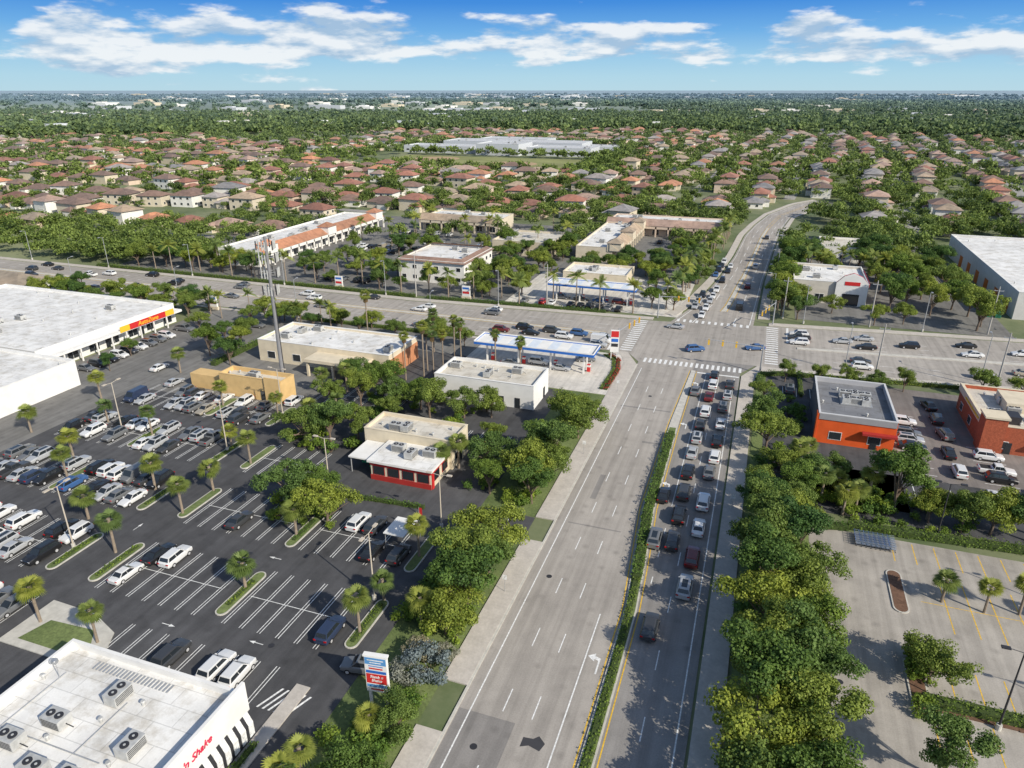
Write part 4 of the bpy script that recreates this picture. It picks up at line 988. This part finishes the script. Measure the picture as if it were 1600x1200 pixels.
# orange building
o,hx,hy,H=block("restaurant","bright orange-red restaurant with dark grey flat roof","restaurant",14,27,129,148,4.9,ORG,RG,.9,[('S',2,2.2,1.6,.9),('E',3,2,1.6,.9)],0,cap=M("pale_grey_trim",(.55,.55,.55),.7,.05),vents=5,doors=[('S',3.2)],seed=12,unitpos=[(-1.3,2.4),(.4,2.4),(2.1,2.4),(-1.3,-.6),(.4,-.6),(2.1,-.6)],inner=M("grey_parapet",(.42,.42,.43),.8,.06))
CHW=M("charcoal_wall",(.10,.10,.11),.8,.1)
bx(o,"dark_side_wall",-hx-.12,-hx-.01,-hy+1.5,hy,-.02,H-.02,CHW);bx(o,"corner_tower",-hx-.3,-hx-.01,-hy-.2,-hy+1.45,-.02,H-.02,ORG);bx(o,"grey_front_band",-hx+.1,hx-.1,-hy-.14,-hy-.01,4.7,H-.02,M("grey_front_cladding",(.30,.30,.31),.8,.06));bx(o,"entrance_canopy",hx-5.5,hx+.2,-hy-1.2,-hy-.15,3.0,3.4,DRED);bx(o,"equipment_platform",-2.3,3.2,-2.0,4,4.93,5.1,METAL)
# brick restaurant
o,hx,hy,H=block("restaurant","red brick restaurant with cream parapet and cluttered roof","restaurant",42,60,135,155,4.5,BRK,RC,.7,[('W',3,2,1.5,.9),('S',3,2,1.5,.9)],9,cap=CRM,vents=10,doors=[('S',-5)],seed=13)
bx(o,"cornice",-hx-.3,-hx-.08,-hy+3,hy+.1,4.0,5.4,CRM);bx(o,"yellow_sign_strip",-hx-.5,-hx-.31,-hy+4,hy-6,4.5,4.75,YSG);bx(o,"raised_roof",-4,3,-1,6,4.51,6.3,CRM);bx(o,"dark_screen",-hx+2,-hx+6,-7,-4,4.51,6.0,DARKM)
bx(o,"entry_tower",-hx-.5,-hx+3,-hy-.5,-hy+2.9,-.02,6.6,BRK);bx(o,"entry_tower_cap",-hx-.7,-hx+3.2,-hy-.7,-hy+3.1,6.61,6.95,CRM);bx(o,"stepped_parapet",-1,5,-hy-.3,-hy-.01,3.6,6.0,CRM);bx(o,"red_awning",-1,7,-hy-1.3,-hy-.31,2.7,3.1,RED)
# parts store
o,hx,hy,H=block("auto_parts_store","grey-beige store with arched entrance and white roof","store",11,32,229,253,6,M("beige_wall",(.54,.50,.43),.85,.1),RW,.7,[('S',4,2.6,2.4,.5)],3,cap=WWALL,vents=6,seed=14)
m=MB();a=[(1.5,0),(10.3,0),(10.3,6.8),(8.4,8.9),(5.9,9.9),(3.4,8.9),(1.5,6.8)]
m.face([(x,-hy-.9,z) for x,z in a],WWALL);m.face([(x,-hy-.05,z) for x,z in reversed(a)],WWALL)
for i in range(len(a)):
    p=a[i];q_=a[(i+1)%len(a)];m.face([(p[0],-hy-.05,p[1]),(q_[0],-hy-.05,q_[1]),(q_[0],-hy-.9,q_[1]),(p[0],-hy-.9,p[1])],RED if 2<=i<=5 else WWALL)
link("peaked_entrance",m.mesh("peaked_entrance"),o);bx(o,"red_sign",3.8,8.0,-hy-.98,-hy-.91,6.2,7.3,RED);bx(o,"entrance_glass",3.6,8.2,-hy-.98,-hy-.91,.1,3.6,GLASS)
bx(o,"red_parapet_band",hx+.07,hx+.16,-hy,hy-6,H-.9,H+.3,RED)
# warehouse
LG=M("light_grey_wall",(.60,.59,.56),.85,.08)
o,hx,hy,H=block("warehouse","large grey warehouse with white roof and orange doors","warehouse",70,145,229,320,7.2,LG,RW,.6,[],8,cap=WWALL,vents=30,seed=15)
OD=M("orange_door",(.55,.16,.03),.6,.05)
for i in range(3):
    m=MB();m.box(-2,2,-.06,.06,0,4,OD);link("loading_door",m.mesh("loading_door"),o,(-hx+6+i*7,-hy-.05,0))
for i in range(6):
    m=MB();m.box(-.06,.06,-2,2,0,4,OD);link("loading_door",m.mesh("loading_door"),o,(-hx-.05,-hy+8+i*12,0))
block("fuel_station_shop","far fuel station shop with white flat roof","shop",-60,-39,222,236,4.5,CRM,RW,.6,[('S',5,2.4,2,.5)],3,vents=5,seed=16)
# office
o,hx,hy,H=block("office_building","two-storey white office with brown tiled roof edge","office building",-115,-91,212,238,7.2,WALLS[1],RW,.3,[('S',6,1.6,1.4,1),('S',6,1.6,1.4,4.4),('E',7,1.6,1.4,1),('E',7,1.6,1.4,4.4)],3,vents=5,seed=17)
m=MB()
e=.7;zt=H+.12
for A_,B_,C_,D_ in [((-hx-e,-hy-e),(hx+e,-hy-e),(hx-1.6,-hy+1.6),(-hx+1.6,-hy+1.6)),((hx+e,-hy-e),(hx+e,hy+e),(hx-1.6,hy-1.6),(hx-1.6,-hy+1.6)),((hx+e,hy+e),(-hx-e,hy+e),(-hx+1.6,hy-1.6),(hx-1.6,hy-1.6)),((-hx-e,hy+e),(-hx-e,-hy-e),(-hx+1.6,-hy+1.6),(-hx+1.6,hy-1.6))]:
    m.face([(*A_,zt-.5),(*B_,zt-.5),(*C_,zt+.8),(*D_,zt+.8)],ROOFS[0])
link("tiled_roof_edge",m.mesh("tiled_roof_edge"),o)
def plaza(x0,x1,y0,y1,h,label,face,rt,wall,seed):
    o,hx,hy,H=block("shopping_plaza",label,"shopping plaza",x0,x1,y0,y1,h,wall,RW,.4,[(face,max(3,int((y1-y0 if face in 'EW' else x1-x0)/6)),3,2.4,.4)],6,vents=12,seed=seed)
    m=MB()
    if face=='E':
        m.face([(hx-1,-hy-.5,h+1.9),(hx-1,hy+.5,h+1.9),(hx+3,hy+.5,h-.6),(hx+3,-hy-.5,h-.6)][::-1],rt);m.face([(hx-1,-hy-.5,h+1.9),(hx+3,-hy-.5,h-.6),(hx-1,-hy-.5,h-.6)],wall);m.face([(hx+3,hy+.5,h-.6),(hx-1,hy+.5,h+1.9),(hx-1,hy+.5,h-.6)],wall)
        k=int(2*hy/5)
        c=MB()
        for i in range(k+1):y=-hy+i*2*hy/k;c.box(hx+2.3,hx+2.8,y-.3,y+.3,-.02,h-.9,wall)
        c.box(hx+2.3,hx+2.8,-hy,hy,h-1.9,h-.7,wall);link("arcade",c.mesh("arcade"),o)
        for i in range(3):
            y=-hy+hy*(i*.9+.1);t=MB();t.box(hx-2,hx+3.2,y-3,y+3,h-1,h+2.2,wall);link("gable_tower",t.mesh("gable_tower"),o)
            t=MB();hip(t,hx-2,hx+3.2,y-3,y+3,h+2.22,1.6,rt,.4);link("tower_roof",t.mesh("tower_roof"),o)
    else:
        m.face([(-hx-.5,-hy+1,h+1.9),(hx+.5,-hy+1,h+1.9),(hx+.5,-hy-3,h-.6),(-hx-.5,-hy-3,h-.6)],rt);m.face([(-hx-.5,-hy+1,h+1.9),(-hx-.5,-hy-3,h-.6),(-hx-.5,-hy+1,h-.6)],wall);m.face([(hx+.5,-hy+1,h+1.9),(hx+.5,-hy-3,h-.6),(hx+.5,-hy+1,h-.6)],wall)
        k=int(2*hx/5);c=MB()
        for i in range(k+1):x=-hx+i*2*hx/k;c.box(x-.3,x+.3,-hy-2.8,-hy-2.3,-.02,h-.9,wall)
        c.box(-hx,hx,-hy-2.8,-hy-2.3,h-1.9,h-.7,wall);link("arcade",c.mesh("arcade"),o)
    link("tiled_awning_roof",m.mesh("tiled_awning_roof"),o)
plaza(-190,-172,212,300,5.6,"long cream shopping plaza with terracotta tile edge",'E',ROOFS[1],WALLS[1],18)
plaza(-150,-112,302,322,5.5,"cream shopping plaza with tan tiled arcade",'S',ROOFS[2],WALLS[0],19)
plaza(-66,-52,262,318,5.0,"white-roofed plaza wing beside palm-lined road",'E',ROOFS[2],WALLS[0],20)
plaza(-66,-17,320,340,5.4,"tan shopping plaza with arched arcade and terracotta trim",'S',ROOFS[5],WALLS[2],21)
block("commercial_building","low commercial building with pale flat roof","building",-100,-76,262,285,5,WALLS[0],RC,.5,[('S',5,2,1.6,1)],3,seed=22)
block("commercial_building","low building with pale roof behind trees","building",22,48,292,312,5,WALLS[1],RC,.5,[('S',5,2,1.6,1)],3,seed=23)
# school
SCW=M("pale_grey_wall",(.52,.54,.56),.8,.06,.05);SR=roofmat("school_roof_membrane",(.60,.61,.62))
for (x0,x1,y0,y1,h,s) in [(-365,-290,700,735,6,1),(-340,-185,745,790,8.5,2),(-280,-235,690,735,10,3),(-230,-165,700,738,7,4),(-320,-240,802,840,8,5),(-182,-150,745,775,6,6)]:
    block("school_building","large grey-white flat-roofed school block beyond houses","school",x0,x1,y0,y1,h,SCW,SR,.8,[('S',int((x1-x0)/9),3.5,1.8,2)],4,vents=6,seed=30+s)
sheet("sports_field",[rect(-345,-165,585,670)],-.02,M("sports_turf",(.24,.25,.10),.95,.25,.03))
m=MB()
for cx,cy in ((-215,615),(-300,640)):
    m.face([(cx+22*math.cos(t),cy+22*math.sin(t),-.012) for t in [i*math.pi/10 for i in range(20)]],M("infield_clay",(.42,.30,.18),.95,.1))
structure("baseball_infield",m)
m=MB()
for _ in range(190):
    t=R(rnd.uniform(-55,18));d=math.exp(rnd.uniform(math.log(1250),math.log(11000)));x=d*math.sin(t);y=d*math.cos(t)
    w=rnd.uniform(16,40)*(1+d/5000);dd=rnd.uniform(14,40);h=rnd.uniform(6,10)*(1+d/12000)
    if d>2500 and not(-45<math.degrees(t)<-12) and rnd.random()<.5:continue
    a=rnd.choice((WALLS[1],WWALL,WALLS[0],SCW));m.box(x-w,x+w,y-dd,y+dd,0,h,a)
    m.box(x-w*.5,x+w*.2,y-dd*.4,y+dd*.3,h,h+3,a)
o=link("distant_buildings",m.mesh("distant_buildings"));o["kind"]="stuff"
# ---------------------------------------------------------------- street furniture
def lamp(x,y,h,ang,label,double=False,mat=METAL):
    o=thing("street_lamp",label,"street lamp",(x,y,0),ang,"light poles")
    m=MB();m.tube((0,0,0),(0,0,.7),.28,.28,KERB,10);m.tube((0,0,.7),(0,0,h),.12,.07,mat,8);link("pole",m.mesh("pole"),o)
    for s in ((1,-1) if double else (1,)):
        m=MB();m.tube((0,0,h-.05),(s*1.3,0,h+.15),.045,.04,mat,6);m.box(min(s*1.2,s*2.0),max(s*1.2,s*2.0),-.2,.2,h+.08,h+.24,mat);link("lamp_head",m.mesh("lamp_head"),o)
POLEM=M("beige_pole_paint",(.50,.44,.36),.6,.05)
for x,y,h in [(-86.5,58.9,10),(-40.7,63.2,10),(-39.3,80.6,9),(-85.7,90,10),(-104,58,10),(-62,86,8.5),(-85.5,106,10),(-110,90,10)]:lamp(x,y,h,rnd.choice((0,R(90))),"tall beige twin-head light pole in dark car park",True,POLEM)
for x,y,h in [(29,66.5,10),(45,88,10),(29.5,102,9),(45,68,10)]:lamp(x,y,h,0,"tall dark light pole in pale car park",True,DARKM)
for x in range(-300,-40,38):lamp(x,193.2,11,R(-90),"tall grey street lamp beside cross road")
for x in range(-290,-60,42):lamp(x,163.4,11,R(90),"tall grey street lamp beside cross road")
for x in (22,50,80):lamp(x,167.2+x*.1,11,R(90),"tall grey street lamp beside cross road")
for x in (14,44,78):lamp(x,203.5+x*.1,11,R(-90),"tall grey street lamp beside cross road")
for y in (220,255,290,330):lamp(5.5+(y-220)*.03,y,10,R(180),"grey street lamp along northern road")
def wire_pole(x,y,h):
    o=thing("utility_pole","tall concrete utility pole beside the road","utility pole",(x,y,0),0,"utility poles");m=MB();m.tube((0,0,0),(0,0,h),.22,.12,M("pole_concrete",(.42,.40,.37),.9,.1),8);link("pole",m.mesh("pole"),o)
    m=MB();m.box(-1.1,1.1,-.06,.06,h-1.2,h-1.05,METAL)
    for q in (-1,0,1):m.tube((q,0,h-1.05),(q,0,h-.8),.06,.04,METAL,6)
    link("crossarm",m.mesh("crossarm"),o)
for x,y,h in [(8.6,208,12),(31,207.6,13),(60,211,13),(28,166,13),(52,168,13),(-58,197,13),(-100,194.5,13)]:wire_pole(x,y,h)
def signal(x,y,ang,L):
    o=thing("traffic_signal","grey mast-arm traffic signal at the junction","traffic signal",(x,y,0),ang,"mast-arm traffic signals")
    m=MB();m.tube((0,0,0),(0,0,7),.2,.14,METAL,10);link("pole",m.mesh("pole"),o)
    m=MB();m.tube((0,0,6.3),(L,0,6.9),.12,.06,METAL,8);link("mast_arm",m.mesh("mast_arm"),o)
    for k in (.45,.68,.92):
        m=MB();m.box(L*k-.2,L*k+.2,-.28,-.02,5.5,6.9,YSG)
        for z,c in ((6.6,RED),(6.2,DARKM),(5.8,DARKM)):m.tube((L*k,-.3,z),(L*k,-.28,z),.13,.13,c,10)
        link("signal_head",m.mesh("signal_head"),o)
signal(3.6,161.5,R(180),13);signal(-29.5,162.5,R(75),12);signal(6,201,R(-105),13);signal(-25,197,0,12)
# cell tower
o=thing("cell_tower","tall grey monopole cell tower with wide antenna arrays","cell tower",(-92.8,116.8,0))
TST=M("tower_steel",(.22,.22,.23),.6,.1)
m=MB();m.tube((0,0,0),(0,0,33.2),.5,.28,TST,14);link("mast",m.mesh("mast"),o)
for z,r_ in ((31.6,1.4),(29,1.7),(26,1.6),(22.4,1.1)):
    m=MB()
    for k in range(3):
        a=k*2.094+.4;p=Vector((math.cos(a),math.sin(a),0));t=Vector((-math.sin(a),math.cos(a),0))
        m.tube((p*.2+Vector((0,0,z))),(p*r_+Vector((0,0,z))),.06,.06,METAL,6)
        c=p*r_+Vector((0,0,z));m.tube(c-t*1.2,c+t*1.2,.05,.05,METAL,6)
        for s in (-1.15,-.4,.4,1.15):
            q_=c+t*s+p*.12;m.tube(q_+Vector((0,0,-.9)),q_+Vector((0,0,.9)),.12,.12,UNITM if s>-1 else DARKM,6)
    link("antenna_array",m.mesh("antenna_array"),o)
m=MB();m.tube((.6,0,0),(.42,0,20),.08,.08,DARKM,6);link("cable_run",m.mesh("cable_run"),o)
# pylon sign
o=thing("pylon_sign","tall white shopping center pylon sign with blue top","sign",(-31.8,48.6,0),R(8),None,.88)
m=MB();m.box(-1.2,-.9,-.15,.15,-.02,2.2,WWALL);m.box(.9,1.2,-.15,.15,-.02,2.2,WWALL);link("post",m.mesh("post"),o)
m=MB();m.box(-1.35,1.35,-.28,.28,2.2,7.4,WWALL);m.box(-1.5,1.5,-.3,.3,7.4,7.65,WWALL);link("cabinet",m.mesh("cabinet"),o)
SBP=M("soft_blue_panel",(.10,.28,.55),.5,.05)
bx(o,"blue_top_panel",-1.3,1.3,-.30,-.285,6.35,7.35,SBP)
for z,h_,w_,mt in [(7.0,.14,1.0,WHITE),(6.65,.12,.7,WHITE)]:bx(o,"panel_lettering",-w_,w_,-.312,-.302,z-h_/2,z+h_/2,mt)
bx(o,"blue_tenant_panel",-1.25,1.25,-.30,-.285,5.05,5.45,BLU);bx(o,"teal_tenant_panel",-1.25,1.25,-.30,-.285,2.95,3.35,SBP)
for z,h_,w_,mt in [(6.1,.12,.9,BLU),(5.75,.2,.85,RED),(2.6,.2,.8,RED)]:bx(o,"tenant_lettering",-w_,w_,-.30,-.285,z-h_/2,z+h_/2,mt)
bx(o,"red_tenant_panel",-1.25,1.25,-.30,-.285,3.5,4.95,RED)
text(o,"Steak n\nShake",.55,WHITE,(0,-.32,4.25),(R(90),0,0),ext=.01)
o=thing("price_sign","white and red fuel price sign on two posts","sign",(-29.8,159.2,0),R(10))
for x in (-.7,.7):bx(o,"post",x-.1,x+.1,-.1,.1,0,2,WWALL)
bx(o,"sign_panel",-1,1,-.2,.2,2,7.5,WWALL);bx(o,"red_logo_panel",-.9,.9,-.23,-.21,5.8,7.3,RED);bx(o,"price_panel",-.8,.8,-.23,-.21,4.6,5.4,BLU);bx(o,"price_panel",-.8,.8,-.23,-.21,3.4,4.2,DARKM)
for x,y in ((-84,197),(-128,195),(-150,162)):
    o=thing("monument_sign","white monument sign beside cross road","sign",(x,y,0));m=MB();m.box(-1.5,1.5,-.3,.3,-.02,1.0,CRM);link("base",m.mesh("base"),o);m=MB();m.box(-1.3,1.3,-.25,.25,1.0,4.2,WWALL);m.box(-1.1,1.1,-.28,-.26,3.2,3.8,BLU);m.box(-1.1,1.1,-.28,-.26,1.8,2.5,RED);link("sign_panel",m.mesh("sign_panel"),o)
o=thing("canopy_shelter","small white canopy shelter with red flag pole","shelter",(-43.3,75.6,0));m=MB();m.box(-1.6,1.6,-2.2,2.2,2.4,2.55,WWALL);link("roof",m.mesh("roof"),o)
for x in (-1.4,1.4):
    for y in (-2,2):
        m=MB();m.tube((x,y,0),(x,y,2.42),.05,.05,METAL,6);link("post",m.mesh("post"),o)
m=MB();m.tube((2,2,0),(2,2,5),.04,.03,METAL,6);link("flag_pole",m.mesh("flag_pole"),o);bx(o,"flag",2.04,2.5,1.99,2.01,3.0,4.9,RED)
# shopping carts
cm=MB()
def wirebox(z0,z1,w0,w1,l0,l1):
    for k in range(9):
        t=k/8
        for s in (-1,1):
            cm.tube((l0+(l1-l0)*t,s*w0,z0),(l0+(l1-l0)*t,s*w1,z1),.012,.012,M("blue_cart_wire",(.15,.25,.42),.4,0),4,False)
    for s in (-1,1):cm.tube((l0,s*w1,z1),(l1,s*w1,z1),.02,.02,METAL,4)
    cm.box(l0,l1,-w0,w0,z0,z0+.02,METAL)
wirebox(.45,.95,.22,.28,-.4,.45);cm.tube((-.5,-.28,1.02),(-.5,.28,1.02),.025,.025,M("blue_cart_handle",(.04,.12,.4),.5,0),6)
for s in (-1,1):cm.tube((-.5,s*.28,1.02),(-.3,s*.22,.15),.018,.018,METAL,4);cm.tube((-.3,s*.22,.15),(.45,s*.2,.15),.018,.018,METAL,4)
FR=cm.mesh("basket");cw=MB();cw.tube((0,-.02,0),(0,.02,0),.07,.07,rubber(),8);CW=cw.mesh("wheel")
for i in range(8):
    for j in range(5):
        o=thing("shopping_cart","metal shopping cart nested in row by hedge","shopping cart",(18.6+i*.62,96.2+j*.62,0),0,"shopping carts stored by the hedge")
        link("basket",FR,o)
        for a in (-.3,.42):
            for s in (-.2,.2):link("wheel",CW,o,(a,s,.07))
for i in range(12):
    o=thing("pallet_stack","green stacked pallets beside the warehouse","pallet stack",(64.5+(i%2)*2,230+(i//2)*3.6,0),0,"green pallet stacks");m=MB();GRN=M("green_crate_paint",(.04,.2,.12),.6,.1)
    for k in range(5):m.box(-.7,.7,-1.2,1.2,k*.35+.12,k*.35+.3,GRN);m.box(-.7,-.5,-1.2,1.2,k*.35,k*.35+.12,GRN);m.box(.5,.7,-1.2,1.2,k*.35,k*.35+.12,GRN)
    link("pallets",m.mesh("pallets"),o)
for x,y in [(-25,110),(-25,140),(1,100),(1,130),(1,60),(-25.5,70)]:
    o=thing("road_sign","small rectangular road sign on thin post","road sign",(x,y,.13),0,"road signs");m=MB();m.tube((0,0,0),(0,0,2.6),.035,.035,METAL,6);link("post",m.mesh("post"),o);m=MB();m.box(-.3,.3,-.05,-.036,1.9,2.6,WHITE);link("plate",m.mesh("plate"),o)
# ---------------------------------------------------------------- light & sky
EL=34
sv=Vector((.9*math.cos(R(EL)),-.43*math.cos(R(EL)),math.sin(R(EL)))).normalized()
sun=bpy.data.lights.new("sun",'SUN');sun.energy=5;sun.angle=R(.5);sun.color=(1,.93,.80)
so=link("sun",sun);so.rotation_euler=sv.to_track_quat('Z','Y').to_euler()
SK=.14
w=bpy.data.worlds.new("World");scene.world=w;w.use_nodes=True;nt=w.node_tree;nt.nodes.clear()
out=nt.nodes.new('ShaderNodeOutputWorld');bg=nt.nodes.new('ShaderNodeBackground')
sky=nt.nodes.new('ShaderNodeTexSky');sky.sky_type='NISHITA';sky.sun_disc=False;sky.sun_elevation=R(EL);sky.sun_rotation=math.atan2(sv.x,sv.y);sky.altitude=50
bg.inputs['Strength'].default_value=SK
tc=nt.nodes.new('ShaderNodeTexCoord');sep=nt.nodes.new('ShaderNodeSeparateXYZ');nt.links.new(tc.outputs['Generated'],sep.inputs[0])
mr=nt.nodes.new('ShaderNodeMapRange');mr.inputs[1].default_value=0;mr.inputs[2].default_value=.2;nt.links.new(sep.outputs['Z'],mr.inputs[0])
g=nt.nodes.new('ShaderNodeValToRGB');e=g.color_ramp.elements;k=1/SK
cols=[(0,(.48,.69,.79)),(.08,(.44,.68,.81)),(.20,(.33,.60,.82)),(.34,(.16,.43,.80)),(.50,(.06,.27,.73)),(1,(.04,.18,.6))]
e[0].position=0;e[0].color=(*cols[0][1],1);e[1].position=1;e[1].color=(*cols[-1][1],1)
for p,c in cols[1:-1]:
    q_=e.new(p);q_.color=(*c,1)
nt.links.new(mr.outputs[0],g.inputs[0])
def vmath(op,a,b=None):
    n=nt.nodes.new('ShaderNodeVectorMath');n.operation=op
    for i,v in enumerate((a,b)):
        if v is None:continue
        if isinstance(v,tuple):n.inputs[i].default_value=v
        else:nt.links.new(v,n.inputs[i])
    return n.outputs[0]
v1=vmath('MULTIPLY',tc.outputs['Generated'],(6.2,6.2,24));v1=vmath('ADD',v1,(3.1,0,.0))
n1=noise(nt,1.3,10,v1,.55);n2=noise(nt,.5,2,vmath('ADD',vmath('MULTIPLY',tc.outputs['Generated'],(3.4,3.4,30)),(1.7,.4,0)))
band=nt.nodes.new('ShaderNodeValToRGB');be=band.color_ramp.elements
nt.links.new(mr.outputs[0],band.inputs[0])
be[0].position=.09;be[0].color=(0,0,0,1);be[1].position=.62;be[1].color=(.2,.2,.2,1)
for p,c in ((.15,.5),(.22,1.0),(.36,1.0),(.45,.35)):
    q_=be.new(p);q_.color=(c,c,c,1)
def mth(op,a,b):
    n=nt.nodes.new('ShaderNodeMath');n.operation=op
    for i,v in enumerate((a,b)):
        if isinstance(v,(int,float)):n.inputs[i].default_value=v
        else:nt.links.new(v,n.inputs[i])
    return n.outputs[0]
s1=mth('ADD',n1,mth('MULTIPLY',mth('SUBTRACT',n2,.5),.6));s2=mth('ADD',s1,mth('MULTIPLY',mth('SUBTRACT',band.outputs[0],1.0),.17))
cm_=nt.nodes.new('ShaderNodeMapRange');cm_.inputs[1].default_value=.45;cm_.inputs[2].default_value=.56;cm_.interpolation_type='SMOOTHSTEP';nt.links.new(s2,cm_.inputs[0])
v2=vmath('ADD',v1,(.0,.0,.26));n3=noise(nt,1.3,10,v2,.55)
sh_=nt.nodes.new('ShaderNodeMapRange');sh_.inputs[1].default_value=-.06;sh_.inputs[2].default_value=.07;nt.links.new(mth('SUBTRACT',n1,n3),sh_.inputs[0])
cc=mixc(nt,sh_.outputs[0],(.40,.55,.72),(.92,.94,.95))
low=mixc(nt,mth('MULTIPLY',cm_.outputs[0],.88),g.outputs[0],cc)
lows=vmath('MULTIPLY',low,(k,k,k))
f=nt.nodes.new('ShaderNodeMapRange');f.inputs[1].default_value=.14;f.inputs[2].default_value=.3;nt.links.new(sep.outputs['Z'],f.inputs[0])
fin=nt.nodes.new('ShaderNodeMix');fin.data_type='RGBA';fin.clamp_result=False
nt.links.new(f.outputs[0],fin.inputs[0]);nt.links.new(lows,fin.inputs[6]);nt.links.new(sky.outputs[0],fin.inputs[7])
nt.links.new(fin.outputs[2],bg.inputs[0]);nt.links.new(bg.outputs[0],out.inputs[0])
print("trees",len(TREES),"houses",len(HOUSES))
